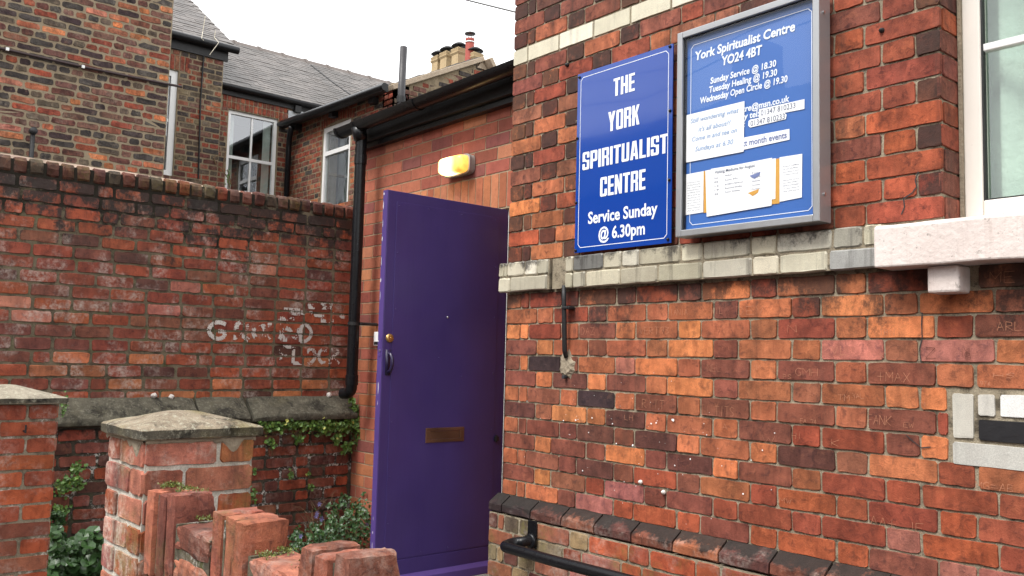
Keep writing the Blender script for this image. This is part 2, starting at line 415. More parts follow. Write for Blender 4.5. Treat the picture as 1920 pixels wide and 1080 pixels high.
ST = {  # single-stroke letters for scratches and brushed paint
 'A': [[(0, 0), (.5, 1), (1, 0)], [(.2, .4), (.8, .4)]], 'B': [[(0, 0), (0, 1), (.7, .9), (.7, .6), (0, .5), (.8, .4), (.8, .1), (0, 0)]],
 'C': [[(1, .85), (.5, 1), (.05, .7), (.05, .3), (.5, 0), (1, .15)]], 'D': [[(0, 0), (0, 1), (.6, .95), (1, .5), (.6, .05), (0, 0)]],
 'E': [[(1, 0), (0, 0), (0, 1), (1, 1)], [(0, .5), (.8, .5)]], 'F': [[(0, 0), (0, 1), (1, 1)], [(0, .5), (.8, .5)]],
 'G': [[(1, .85), (.5, 1), (.05, .7), (.05, .3), (.5, 0), (.95, .12), (.95, .45), (.6, .45)]], 'H': [[(0, 0), (0, 1)], [(1, 0), (1, 1)], [(0, .5), (1, .5)]],
 'I': [[(.5, 0), (.5, 1)]], 'J': [[(.8, 1), (.8, .2), (.4, 0), (.1, .2)]], 'K': [[(0, 0), (0, 1)], [(1, 1), (0, .45), (1, 0)]], 'L': [[(0, 1), (0, 0), (1, 0)]],
 'M': [[(0, 0), (0, 1), (.5, .4), (1, 1), (1, 0)]], 'N': [[(0, 0), (0, 1), (1, 0), (1, 1)]], 'O': [[(.5, 0), (.05, .3), (.05, .7), (.5, 1), (.95, .7), (.95, .3), (.5, 0)]],
 'P': [[(0, 0), (0, 1), (.8, .9), (.8, .6), (0, .5)]], 'R': [[(0, 0), (0, 1), (.8, .9), (.8, .6), (0, .5), (1, 0)]],
 'S': [[(.95, .85), (.5, 1), (.1, .8), (.2, .55), (.8, .45), (.9, .2), (.5, 0), (.05, .15)]], 'T': [[(.5, 0), (.5, 1)], [(0, 1), (1, 1)]],
 'U': [[(0, 1), (0, .2), (.5, 0), (1, .2), (1, 1)]], 'V': [[(0, 1), (.5, 0), (1, 1)]], 'W': [[(0, 1), (.25, 0), (.5, .7), (.75, 0), (1, 1)]],
 'X': [[(0, 0), (1, 1)], [(0, 1), (1, 0)]], 'Y': [[(0, 1), (.5, .5), (1, 1)], [(.5, .5), (.5, 0)]], 'Z': [[(0, 1), (1, 1), (0, 0), (1, 0)]],
 '1': [[(.5, 0), (.5, 1)]], '3': [[(0, 1), (.9, .9), (.4, .55), (.9, .2), (0, 0)]], '4': [[(.7, 0), (.7, 1), (0, .3), (1, .3)]], '7': [[(0, 1), (1, 1), (.4, 0)]],
 '9': [[(.9, .6), (.3, .5), (.2, .9), (.8, 1), (.9, .6), (.6, 0)]], '+': [[(0, .5), (1, .5)], [(.5, 0), (.5, 1)]], '=': [[(0, .35), (1, .35)], [(0, .65), (1, .65)]], ' ': []}
def strokes(word, w, h, gap=.35):
    n = len(word); cw = w / (n + (n - 1) * gap); out = []; x = 0
    for c in word:
        for pl in ST[c]: out.append([(x + a * cw, b * h) for a, b in pl])
        x += cw * (1 + gap)
    return out

# ------------------------------------------------------------------ materials
M_brA = brick_mat('weathered_orange_brick', mott=.48, blotch=.65, white=.0, fleck=.0, bump=.0035, streak=.35, soot_shade=[(1.55, 1.86, .75, .98)])
M_brAu = brick_mat('upper_wall_brick', mott=.55, blotch=.8, bump=.0035, streak=.45)
M_mA = mortar_mat('grey_lime_mortar', (.24, .20, .14), (.37, .32, .235), dark=.7)
M_glz = brick_mat('cream_glazed_brick', mott=.12, blotch=.12, bump=.0015, rough=.5, spec=.5, streak=.9, soot_shade=[(1.90, 2.04, .85, .93)])
M_glz_band = brick_mat('clean_cream_glazed_brick', mott=.10, blotch=.08, bump=.0012, rough=.5, spec=.5, streak=.3)
M_plinth = brick_mat('blackened_plinth_brick', mott=.5, blotch=.6, bump=.006, fleck=.5, white=.3, soot_shade=[(.742, .815, .93, .86)])
M_plow = brick_mat('lower_plinth_brick', mott=.45, blotch=.5, algae=.8, white=.3, bump=.004)
M_brB = brick_mat('smooth_pinkish_red_brick', mott=.18, blotch=.25, bump=.0016, rough=.75)
M_mB = mortar_mat('buff_mortar', (.34, .25, .16), (.42, .32, .22), dark=.3)
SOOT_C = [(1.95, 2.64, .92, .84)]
M_brC = brick_mat('old_red_wall_brick', mott=.42, blotch=.6, white=.6, soot_shade=SOOT_C, bump=.005, streak=.3, rough=.72, spec=.4)
M_mC = mortar_mat('mossy_grey_mortar', (.13, .108, .072), (.21, .175, .12), dark=.6, moss=.35, soot_shade=SOOT_C)
M_brCl = brick_mat('damp_ledge_shaded_brick', soot_shade=[(.90, 1.06, .93, .92)], mott=.45, blotch=.6, white=.25, fleck=.2, bump=.006, streak=.4, rough=.7)  # band under the ledge: soot plus the overhang's shade painted into the colour
M_mCl = mortar_mat('black_damp_mortar', (.055, .048, .038), (.12, .10, .075), dark=.7, moss=.4, white=.9)
M_cop = brick_mat('sooty_coping_brick', mott=.5, blotch=.8, algae=.35, white=.1, bump=.007, streak=.6)
M_brD = brick_mat('handmade_mottled_brick', mott=.6, blotch=.8, white=.25, bump=.009, whitecol=(.4, .36, .28))
M_mD = mortar_mat('thick_buff_mortar', (.26, .205, .135), (.32, .26, .18), dark=.12)
M_mG = mortar_mat('pale_brown_mortar', (.24, .185, .12), (.3, .24, .16), dark=.25)
M_brP = brick_mat('whitened_pier_brick', mott=.45, blotch=.6, white=1., algae=.55, fleck=.3, streak=.7, bump=.008, whitecol=(.62, .5, .42))
M_mP = mortar_mat('white_pier_mortar', (.50, .46, .38), (.62, .6, .54), dark=.45, moss=.25)
M_brW = brick_mat('mossy_edge_brick', mott=.5, blotch=.75, white=.35, algae=.45, streak=.55, bump=.008, whitecol=(.5, .4, .34))
M_mW = mortar_mat('dark_open_joint', (.08, .068, .05), (.15, .13, .09), dark=.5, moss=.8, white=.5)
M_cap = stone_mat('lichen_cap_stone', (.22, .17, .12), (.36, .30, .22), .75, .85, .008)
M_cap2 = stone_mat('lichen_cap_stone_far', (.25, .22, .17), (.36, .32, .25), .6, .35)
M_rim = stone_mat('dark_lichen_rim', (.055, .05, .04), (.13, .115, .085), .35, 1., .008)
M_ledge = stone_mat('sooty_ledge_stone', (.065, .06, .046), (.125, .115, .085), .16, .85)
M_rake = stone_mat('buff_rake_stone', (.42, .33, .24), (.5, .41, .31), .1, .15)
M_black = plain('black_gloss_paint', (.006, .0065, .008), .33, var=.1, spec=.32)
M_blackm = plain('matt_black_paint', (.009, .009, .010), .6, var=.3, bump=.002)
M_grout = plain('crumbly_mortar_patch', (.30, .25, .18), .95, bump=.012, bscale=70, dirt=.5)
M_white = plain('white_window_paint', (.78, .78, .77), .4, var=.04)
M_cream = plain('creamy_window_plastic', (.72, .68, .62), .35, var=.04, dirt=.12, dirtcol=(.4, .35, .28))
M_paint = plain('faded_white_wall_paint', (.60, .56, .52), .9, var=.15, bump=.002, dirt=.35, dirtcol=(.25, .12, .08))
M_alu = plain('brushed_silver_frame', (.36, .37, .38), .38, metal=.55, var=.05)
M_screw = plain('dark_screw', (.03, .03, .035), .4, metal=.6)
M_steel = plain('steel_screw', (.5, .5, .5), .3, metal=.9)
M_brass = plain('worn_brass', (.55, .36, .13), .3, metal=.9, dirt=.2)
M_bronze = plain('dull_copper_bronze', (.22, .12, .075), .42, metal=.75, var=.35, dirt=.4, dirtcol=(.03, .05, .04))
M_leaf = None

def purple(name, c):
    b = NB(name); P = b.pos()
    col = b.mix(b.rng(b.noise(P, 2.2, 3), .3, .7), C4([x * .9 for x in c]), C4([x * 1.12 for x in c]))
    mp = b.vmath('MULTIPLY', P, (1, 22, 1.2))
    b.set(b.b.inputs['Base Color'], b.mix(b.rng(b.noise(mp, 3, 4), .5, .8, 0, .25), col, C4([x * .7 for x in c])))
    b.set(b.b.inputs['Roughness'], b.rng(b.noise(P, 9, 4), .3, .7, .3, .44))
    b.bump(b.math('ADD', b.math('MULTIPLY', b.noise(P, 3, 2), 4.), b.math('MULTIPLY', b.noise(P, 220, 3), .12)), .0015, .5)
    return b.m
M_door = purple('purple_door_paint', (.048, .030, .140))
M_dooredge = purple('scuffed_purple_edge', (.075, .045, .19))
M_handle = plain('dark_purple_handle', (.02, .013, .05), .35)
M_chip = plain('bare_primer_chip', (.55, .53, .58), .8, var=.15)
def blue(name, c, coat=.15, rough=.09):
    b = NB(name); P = b.pos()
    n = b.rng(b.noise(P, 46, 6, .8), .66, .7, 0, .14)
    b.set(b.b.inputs['Base Color'], b.mix(n, C4(c), C4((.2, .3, .5))))
    b.b.inputs['Roughness'].default_value = rough; b.b.inputs['IOR'].default_value = 1.5; b.b.inputs['Coat Weight'].default_value = coat; b.b.inputs['Coat Roughness'].default_value = .01
    b.bump(b.noise(P, 3.2, 2), .004, .25)
    return b.m
M_blue = blue('blue_enamel_sign', (.005, .050, .31))
M_blue2 = blue('blue_notice_back', (.045, .14, .43), 0, .3)
M_lettw = plain('white_sign_lettering', (.80, .85, .92), .35, var=.02)
M_paper = plain('white_paper', (.90, .90, .89), .85, var=.03)
M_label = plain('white_sticky_label', (.90, .90, .90), .6, var=.02)
M_env = plain('manila_envelope', (.62, .32, .06), .8, var=.08)
M_ink = plain('grey_print', (.13, .15, .22), .8)
M_inkb = plain('pale_blue_print', (.30, .42, .62), .8)
M_lblue = plain('faded_blue_print', (.16, .20, .38), .8)
M_sill = None
def sillmat():
    b = NB('pinkish_white_sill_paint'); P = b.pos()
    col = b.mix(b.rng(b.noise(P, 5, 4), .3, .7), C4((.62, .53, .49)), C4((.72, .65, .61)))
    sx = b.vmath('MULTIPLY', P, (27, 27, 2.6))
    z = b.xyz(P)[2]
    w = b.math('MULTIPLY', b.rng(b.noise(sx, 1, 6, .75, 1.), .50, .72), .42)
    col = b.mix(w, col, C4((.36, .27, .23)))
    col = b.mix(b.math('MULTIPLY', b.rng(b.noise(P, 33, 6, .75), .6, .66), .6), col, C4((.06, .055, .035)))
    b.set(b.b.inputs['Base Color'], col); b.b.inputs['Roughness'].default_value = .6
    b.bump(b.noise(P, 60, 5), .004, .6); return b.m
M_sill = sillmat()
def glassmat(name, f0=1.5, base=(.9, .95, .93), fac=.12):
    b = NB(name); b.n.remove(b.b)
    t = b.n.new('ShaderNodeBsdfTransparent'); t.inputs[0].default_value = C4(base)
    g = b.n.new('ShaderNodeBsdfGlossy'); g.inputs['Roughness'].default_value = .01; g.inputs[0].default_value = (.95, .97, 1, 1)
    lwt = b.n.new('ShaderNodeLayerWeight'); r0 = ((f0 - 1) / (f0 + 1)) ** 2      # Schlick, the same from both sides
    frs = b.math('ADD', b.math('MULTIPLY', b.math('POWER', lwt.outputs['Facing'], 5.), 1 - r0), r0 + fac)
    bp = b.n.new('ShaderNodeBump'); bp.inputs['Distance'].default_value = .01; bp.inputs['Strength'].default_value = .12
    b.l.new(b.noise(b.pos(), 1.7, 2), bp.inputs['Height']); b.l.new(bp.outputs[0], g.inputs['Normal'])
    m = b.n.new('ShaderNodeMixShader'); b.l.new(frs, m.inputs[0]); b.l.new(t.outputs[0], m.inputs[1]); b.l.new(g.outputs[0], m.inputs[2])
    b.l.new(m.outputs[0], b.out.inputs['Surface']); return b.m
M_glass = glassmat('window_glass', 1.5, fac=.06)
M_glassF = glassmat('far_window_glass', 1.6, fac=.16)
M_glassN = glassmat('notice_board_glass', 1.25, (.98, .99, 1), fac=.015)
M_dark = plain('dark_room', (.03, .03, .032), .9)
M_room = plain('dim_room_wall', (.10, .10, .10), .9)
M_curt = plain('pale_green_curtain', (.42, .53, .44), .9, var=.08, bump=.01, bscale=30)
M_curtw = plain('off_white_curtain', (.55, .58, .55), .9, var=.1)
M_slate = None
def slatemat():
    b = NB('grey_roof_slate'); P = b.pos()
    oc = b.n.new('ShaderNodeObjectInfo').outputs['Color']; at = b.n.new('ShaderNodeAttribute'); at.attribute_name = 'tint'
    tint = b.mix(1., oc, at.outputs['Color'], 'ADD')
    col = b.vmath('SCALE', tint, sc=b.rng(b.noise(P, 9, 6, .7), .3, .7, .65, 1.25))
    col = b.mix(b.math('MULTIPLY', b.rng(b.noise(P, 1.3, 5, .7), .52, .6), .55), col, C4((.05, .045, .04)))
    col = b.mix(b.rng(b.noise(P, 40, 5, .8), .62, .68, 0, .4), col, C4((.4, .38, .33)))
    b.set(b.b.inputs['Base Color'], col); b.b.inputs['Roughness'].default_value = .55; b.bump(b.noise(P, 50, 5), .004, .6); return b.m
M_slate = slatemat()
M_buff = plain('buff_terracotta', (.42, .31, .17), .8, dirt=.4, var=.12)
M_redpot = plain('painted_red_flue', (.34, .06, .04), .6, var=.1)
M_ground = stone_mat('worn_concrete', (.16, .15, .14), (.22, .21, .19), .1, .3)
M_soil = stone_mat('dark_soil', (.03, .024, .018), (.05, .04, .03), .05, .3, .02)
M_asph = stone_mat('asphalt', (.045, .045, .047), (.06, .06, .06), .05, .2)
def leafmat(name, c, c2):
    b = NB(name); P = b.pos()
    r = b.n.new('ShaderNodeNewGeometry').outputs['Random Per Island']
    col = b.mix(r, C4(c), C4(c2)); col = b.mix(b.rng(b.noise(P, 70, 4), .4, .7, 0, .5), col, C4([x * 1.5 for x in c2]))
    b.set(b.b.inputs['Base Color'], col); b.b.inputs['Roughness'].default_value = .42; b.b.inputs['Specular IOR Level'].default_value = .5
    return b.m
M_ivy = leafmat('ivy_leaf_green', (.035, .085, .016), (.12, .22, .04))
M_ivyd = leafmat('dark_leaf_green', (.012, .034, .010), (.034, .085, .020))
M_yel = leafmat('yellowing_leaf', (.32, .33, .05), (.4, .4, .12))
M_stem = plain('dry_brown_stem', (.16, .10, .05), .8)
M_viol = plain('violet_petal', (.28, .26, .55), .6)

# ------------------------------------------------------------------ the ground
Z = lambda r: r + CZ
def struct(o): o['kind'] = 'structure'; return o
struct(MB().box((-60, -60, -.3), (60, 60, -.02)).obj('ground', M_asph))
struct(MB().box((-14, -1.4, -.02), (8, .72, .0)).obj('pavement', M_ground))
struct(MB().box((-5.5, .95, -.02), (-3.44, 3.28, .004)).obj('yard_path', M_ground))
g = MB(); nx, ny = 10, 26
for i in range(nx + 1):
    for k in range(ny + 1): g.v.append((-5.62 + 1.25 * i / nx, .7 + 2.6 * k / ny, .03 + U(0, .07)))
for i in range(nx):
    for k in range(ny): a = i * (ny + 1) + k; g.f.append((a, a + ny + 1, a + ny + 2, a + 1))
struct(g.obj('soil_bed', M_soil))

# ================================================================== main building (wall A at y = 2.9)
YA = 2.9
bld = thing('main_building', 'red and orange brick corner building with cream glazed string course, blackened plinth and sash window', 'building', (-.5, 3.2, 0))
JX = -1.245                                                  # window jamb
SILLT = Z(.475)
holesA = [(JX - .007, .25, Z(.335), Z(2.3))]
fnA = lambda u, d, z: Vector((u, YA + .0058 + d, z))
core = slab_holes('wall_core', M_mA, bld, fnA, -3.436, 2.4, 0, Z(2.6), .32, holesA)
MB().box((-3.44, YA + .33, 0), (-3.2, 8.5, Z(4.2))).obj('side_wall', M_brB if False else M_mA, bld)
MB().box((-3.2, YA + 1.6, Z(-1.5)), (2.4, 8.5, Z(4.2))).obj('inner_wall', M_room, bld)
MB().box((-3.436, YA + .0055, Z(2.6)), (2.4, YA + .32, Z(4.2))).obj('upper_wall', M_mA, bld)
rf = MB(); rf.prism([(0, 0), (-3., 1.3), (-6, 0)], (-3.5, 2.8, Z(4.2)), (2.6, 2.8, Z(4.2)), None); rf.obj('roof', M_slate, bld).color = (.12, .115, .12, 1)
pa = Pieces(bld)
SA = dict(rough=.0020, rad=.006, cham=.0022, n=4, depth=.012)
LOW = ["o R R R o B R B O R o o R B m B",
       "o o R B o o o B O R O o O m B o",
       "O O R o B O o O o o R o O R B R",
       "B O o B o o O B o o P m Q O O o",
       "B O K m o P O o B O B o B o o O",
       "B O D O B o O B o m o O O m R O",
       "o o m o K o B o B o B o B R O m",
       "D m O o D o o o B R R B O R m R",
       "o B B B D B D O o O D m O R o R",
       "B O B B O B D O B o R R R R R B",
       "o o m B D B r B o R r R R r R r",
       "B O m R Q B B R R R R Q r R R R",
       "o o O B Q r r r B r r r B Q Q R"]
LOWPAL = [('o', 3), ('R', 2), ('B', 2), ('O', 2), ('m', 1)]
pitch = .0782; zt = Z(.1035) + 3 * pitch
gapm = .0052
DEC = (-1.235, -.395, Z(-.300), Z(-.064))
def flemish(x0, x1, kind):
    out = []; x = x0
    seq = [.2355, .118] if kind == 'P' else [.110, .0635]
    if kind == 'Q':
        out.append((x, x + .110)); x += .110; out.append((x, x + .0635)); x += .0635
    i = 0
    while x < x1:
        w = .2355 if i % 2 == 0 else .118
        out.append((x, x + w)); x += w; i += 1
    return out
for r, row in enumerate(LOW):
    z0 = zt - (r + 1) * pitch; zc = z0 + pitch / 2
    codes = row.split(); ivs = flemish(-3.45, .1, 'Q' if r % 2 == 0 else 'P')
    for i, (a, b) in enumerate(ivs):
        c = PAL[codes[i]] if i < len(codes) else pick(LOWPAL)
        holes = [DEC]
        if r == 0: holes = [DEC, (-1.268, -1.146, Z(.25), Z(.35))]
        for (p, q) in cut((a, b), holes, zc):
            if p > .05: continue
            jx = U(-.0015, .0015)
            pa.brick('brick', Vector(((p + q) / 2 + jx, YA, zc)), 0, (q - p) - gapm + U(-.002, .001), pitch - gapm - .0005 + U(-.001, .001), vary(c), M_brA, SA, proud=.0018)
# upper wall
pu = (1.54 - .4975) / 13
def upcol(x, r):
    if x < -2.9:
        t = r / 13
        if t < .35: return pick([('O', 3), ('o', 3), ('R', 1), ('r', 2), ('m', 1)])
        return pick([('B', 3), ('m', 2), ('o', 2), ('R', 2), ('D', 1), ('O', 1)])
    if x > -1.7: return pick([('R', 5), ('B', 3), ('r', 3), ('o', 1.2)])
    return pick([('B', 3), ('R', 3), ('m', 2), ('D', 1), ('o', 1)])
rows = [(Z(.4975) + k * pu, pu, k) for k in range(13)] + [(Z(1.628) + k * pu, pu, 14 + k) for k in range(10)]
for (z0, ph, k) in rows:
    zc = z0 + ph / 2
    end = JX if zc < Z(2.3) else 0
    for (a, b) in flemish(-3.45, end, 'Q' if k % 2 == 0 else 'P'):
        b = min(b, end + .0)
        if b - a < .03: continue
        if end - b < .05: b = end
        if b > end: continue
        w = b - a - gapm * (1 if b < end - .01 else .5)
        cx = a + gapm * .5 * 0 + (b - a) / 2 + (gapm * .25 if b >= end - .01 else 0)
        pa.brick('brick', Vector((cx, YA, zc)), 0, w + U(-.002, 0), ph - gapm + U(-.001, .001), vary(upcol(cx, k)), M_brAu, SA, proud=.0018)
        if b >= end - .01: break
    # the return of the jamb
    if zc < Z(2.3):
        pa.brick('brick', Vector((JX, YA + .068 + (.0 if k % 2 else .012), zc)), math.pi / 2, .135 if k % 2 else .112, ph - gapm, vary(pick([('R', 2), ('B', 3), ('D', 2), ('r', 1)])), M_brAu, SA)
pa.finish(299)
# cream band and string course
pg = Pieces(bld)
CREAM = [(.64, .59, .45), (.56, .52, .40), (.68, .64, .52), (.50, .46, .34)]
DK = (.20, .20, .185)
x = -3.45
while x < .0:
    w = .118 if x < -3.44 else .236
    pg.brick('band_brick', Vector((x + w / 2, YA - .001, Z(1.584))), 0, w - .008, .080, vary(random.choice(CREAM), .06), M_glz_band, dict(rough=.0009, rad=.003, cham=.002, n=4, depth=.012))
    x += w
YS = 2.865
MB().box((-3.470, YS + .006, Z(.346)), (-3.1, YA + .004, Z(.492))).box((-3.0855, YS + .0125, Z(.346)), (-2.95, YA + .004, Z(.492))).box((-2.9345, YS + .006, Z(.346)), (-1.425, YA + .004, Z(.492))).obj('string_course_mortar', M_mA, bld)
SG = dict(rough=.0016, rad=.006, cham=.005, n=4, depth=.02, deep=.035)
up = [(-3.485, .042), (-3.443, .028), (-3.415, .135), (-3.28, .09), (-3.19, .0845), (-2.99 - .075, .0), (-2.99, .055), (-2.935, .195), (-2.74, .112), (-2.628, .104), (-2.524, .228)]
x = -2.296; i = 0
while x < -1.44:
    w = .112 if i % 2 == 0 else .2275
    if x + w > -1.47: w = -1.432 - x
    up.append((x, w)); x += w; i += 1
lo = [(-3.485, .095), (-3.39, .2785 - .0), (-2.99, .055), (-2.935, .085), (-2.85, .215), (-2.635, .215), (-2.42, .235), (-2.185, .235), (-1.95, .116), (-1.834, .2), (-1.634, .202)]
for rr, (L, z) in enumerate(((up, Z(.4585)), (lo, Z(.3805)))):
    for j, (a, w) in enumerate(L):
        if w < .02: continue
        c = random.choice(CREAM)
        if rr == 0 and j == 7: c = DK
        if rr == 0 and j == len(L) - 2: c = (.40, .38, .31)
        if rr == 1 and j in (10,): c = (.36, .36, .34)
        f_ = .70 if R() < .45 else .92; c = [k * f_ for k in c]
        pg.brick('glazed_brick', Vector((a + w / 2, YS, z)), 0, w - .006, .0715, vary(c, .08), M_glz, SG, proud=.0012)
for z in (Z(.4585), Z(.3805)):    # return round the corner
    pg.brick('glazed_brick', Vector((-3.487, YS + .06, z)), -math.pi / 2, .10, .0715, vary(CREAM[1]), M_glz, SG)
# black and white diamond pattern low on the right
SD = dict(rough=.0012, rad=.004, cham=.002, n=4, depth=.012)
for (a, b, c, d, col) in ((-1.228, -1.158, -.214, -.068, (.50, .48, .42)), (-1.150, -1.094, -.140, -.068, (.52, .50, .45)), (-1.086, -.86, -.140, -.066, (.72, .72, .70)),
                          (-1.150, -.86, -.216, -.146, (.012, .012, .014)), (-1.228, -.99, -.297, -.222, (.46, .45, .41)), (-.984, -.75, -.297, -.222, (.46, .45, .41)), (-.85, -.62, -.14, -.066, (.7, .7, .68)), (-.85, -.62, -.216, -.146, (.5, .5, .46)), (-.612, -.4, -.216, -.066, (.5, .5, .46)), (-.742, -.4, -.297, -.222, (.46, .45, .41))):
    pg.brick('painted_brick', Vector(((a + b) / 2, YA, Z((c + d) / 2))), 0, b - a - .004, d - c - .004, col, M_glz_band, SD)
pg.finish()
# plinth: bevelled top course and bricks below
YP = 2.84
MB().box((-3.478, YP + .005, 0), (.0, YA + .004, Z(-.765))).obj('plinth_core', M_mA, bld)
def plinth_mesh(w):
    m = MB(); n = 4; pr = [(.062, -.004), (.062, .0), (.012, -.034), (.003, -.041), (0, -.048), (.0, -.076), (.0045, -.081), (.06, -.081)]
    k = len(pr)
    for i in range(n + 1):
        x = -w / 2 + w * i / n
        for (y, z) in pr: m.v.append((x, y + U(-.0018, .0018), z + U(-.0018, .0018)))
    for i in range(n):
        for j in range(k - 1): a = i * k + j; m.f.append((a, a + k, a + k + 1, a + 1))
    m.f.append(tuple(range(k))); m.f.append(tuple(n * k + j for j in range(k))[::-1])
    return smooth_mesh(m.mesh('plinth_brick', M_plinth))
def smooth_mesh(me): return me
pp = Pieces(bld)
PC = ['K', 'K', 'D', 'm', 'D', 'B', 'o', 'D', 'B', 'm', 'o', 'D', 'B']
x = -3.486; i = 0
pm = [plinth_mesh(.2) for _ in range(6)]
while x < .0:
    w = U(.205, .225) if i else .105
    M = Matrix.Translation((x + w / 2, YP, Z(-.676))) @ Matrix.Diagonal(((w - .008) / .2, 1, 1, 1))
    pp.add('plinth_brick', random.choice(pm), M, vary([k * .8 for k in PAL[PC[i % len(PC)]]]), w); x += w; i += 1
for r in range(9):
    zc = Z(-.765) - r * .0782 - .039; x = -3.48
    seq = ([.072, .05, .11, .118] if r % 2 == 0 else [.19, .118]); i = 0
    while x < .0:
        w = seq[i] if i < len(seq) else (.2355 if (i - len(seq)) % 2 == 0 else .118); i += 1
        if x < -2.95: c = pick([('G', 3), ('g', 2), ('D', 2), ('m', 2), ('Y', 1)])
        else: c = pick([('R', 3), ('r', 3), ('B', 2), ('Q', .6), ('O', .6)])
        if r < 1 and -3.03 < x < -2.8: c = PAL['Y']
        pp.brick('lower_brick', Vector((x + w / 2, YP, zc)), 0, w - .0075, .0705, vary(c), M_plow, dict(rough=.002, rad=.007, cham=.0028, n=4, depth=.012)); x += w
pp.finish()
# crumbly patch, pipe stub, small things on wall A
m = MB()
c0 = onY(1062, 688, YA - .006)
n = 22; ctr = len(m.v); m.v.append((c0.x, YA - .016, c0.z))
for ring, (rx, rz, dy) in enumerate(((.035, .045, -.014), (.058, .075, .006))):
    for k in range(n):
        t = 2 * math.pi * k / n; j = U(.78, 1.18); m.v.append((c0.x + math.cos(t) * rx * j, YA + dy + U(-.003, .002), c0.z + math.sin(t) * rz * j * (1.15 if math.sin(t) > 0 else .8)))
for k in range(n): m.f.append((0, 1 + k, 1 + (k + 1) % n)); m.f.append((1 + k, 1 + n + k, 1 + n + (k + 1) % n, 1 + (k + 1) % n))
m.obj('mortar_patch', M_grout, bld)
MB().cyl((c0.x - .006, YA - .022, c0.z - .047), (c0.x - .006, YA + .02, c0.z - .047), .009).obj('drilled_hole', M_dark, bld)
mm = MB(); mm.poly([(-3.10, YA - .0065, Z(.34)), (-2.955, YA - .0065, Z(.34)), (-2.955, YA - .0065, Z(.49)), (-3.10, YA - .0065, Z(.49))])
# white flecks of paint and bird lime
m = MB()
for _ in range(90):
    px = random.gauss(1190, 130); py = random.gauss(840, 75) + (px - 1170) * .12
    if not (955 < px < 1500 and 690 < py < 1000): continue
    p = onY(px, py, YA - .0035 - U(0, .0006)); r = abs(random.gauss(0, .0016)) + .0006; n = 5; t0 = U(0, 6)
    m.poly([(p.x + math.cos(t0 + 6.283 * k / n) * r * U(.5, 1.6), p.y, p.z + math.sin(t0 + 6.283 * k / n) * r * U(.5, 1.5)) for k in range(n)])
stuff(m.obj('white_flecks', M_paper, bld))
# two small snail shells
for (px, py) in ((1200, 904), (1243, 923)):
    p = onY(px, py, YA - .010); m = MB()
    m.tube([p + Vector((0, .008, 0)), p + Vector((0, .003, 0)), p + Vector((0, -.004, .001)), p + Vector((.001, -.009, .002))], [.009, .010, .007, .001], 10)
    m.obj('snail_shell', M_cream, bld, True)
# names scratched into the bricks
M_scr = plain('pale_scratch', (.45, .20, .115), .9, var=.2)
M_scrd = plain('dark_scratch', (.10, .03, .02), .9, var=.2)
def scratch(word, x, y, wpx, hpx, mat=M_scr, lw=.0013):
    a = onY(x, y + hpx / 2, YA); b = onY(x + wpx, y + hpx / 2, YA); top = onY(x, y - hpx / 2, YA)
    m = MB(); w = b.x - a.x; h = top.z - a.z; k = 0
    for pl in strokes(word, w, h, .3):
        pl = [(p[0] + U(-.0015, .0015), p[1] + U(-.0015, .0015)) for p in pl]
        for (p, q) in zip(pl, pl[1:]):
            d = Vector((q[0] - p[0], 0, q[1] - p[1]))
            if d.length < 1e-5: continue
            nrm = Vector((-d.z, 0, d.x)).normalized() * lw * U(.4, .75); k += 1
            y0 = YA - .0042 - .00012 * (k % 9)
            P0 = Vector((a.x + p[0], y0, a.z + p[1])); P1 = Vector((a.x + q[0], y0, a.z + q[1]))
            m.poly([P0 - nrm * .6, P1 - nrm * .5, P1 + nrm * .5, P0 + nrm])
    o = m.obj('scratched_name', mat, bld); return o
for args in (("DAZ", 1091, 621, 24, 13), ("TANIA", 1258, 586, 32, 11), ("WIL", 1334, 583, 22, 12), ("DEV", 1383, 583, 50, 15), ("VERT93", 1200, 620, 56, 13), ("I", 1137, 586, 4, 14),
             ("T", 1405, 622, 10, 10), ("NEL", 1327, 690, 26, 13), ("JM", 1412, 689, 14, 11), ("RITT", 1205, 756, 42, 16), ("TI TITS", 1315, 768, 62, 18), ("LH", 1172, 782, 16, 10),
             ("N", 1478, 616, 16, 14), ("TBN", 1650, 623, 28, 10), ("VL", 1560, 657, 30, 16), ("K", 1653, 666, 9, 13), ("B", 1812, 668, 10, 13, M_scrd), ("DB", 1806, 660, 14, 15, M_scrd),
             ("Z", 1737, 662, 18, 20, M_scrd, .0022), ("SA", 1712, 660, 18, 14, M_scrd), ("GMH", 1492, 697, 42, 14), ("PS", 1470, 706, 15, 8), ("+MAX", 1646, 706, 62, 17), ("ARL", 1870, 612, 48, 15), ("ME", 1858, 521, 46, 20),
             ("1974", 1832, 719, 26, 9), ("HS", 1864, 703, 40, 8), ("TM", 1572, 745, 22, 11), ("YAL", 1600, 742, 20, 9), ("N", 1728, 757, 8, 10), ("EA 74", 1502, 789, 30, 8), ("FANK", 1628, 786, 44, 18), ("EW", 1695, 796, 20, 10),
             ("K", 1560, 829, 14, 12), ("W", 1430, 822, 24, 14), ("HI", 1486, 816, 18, 12), ("MW", 1463, 937, 22, 9), ("AA+ JE", 1634, 975, 98, 16), ("MG=AB", 1830, 908, 72, 13), ("A", 1355, 800, 10, 10)):
    scratch(*args)
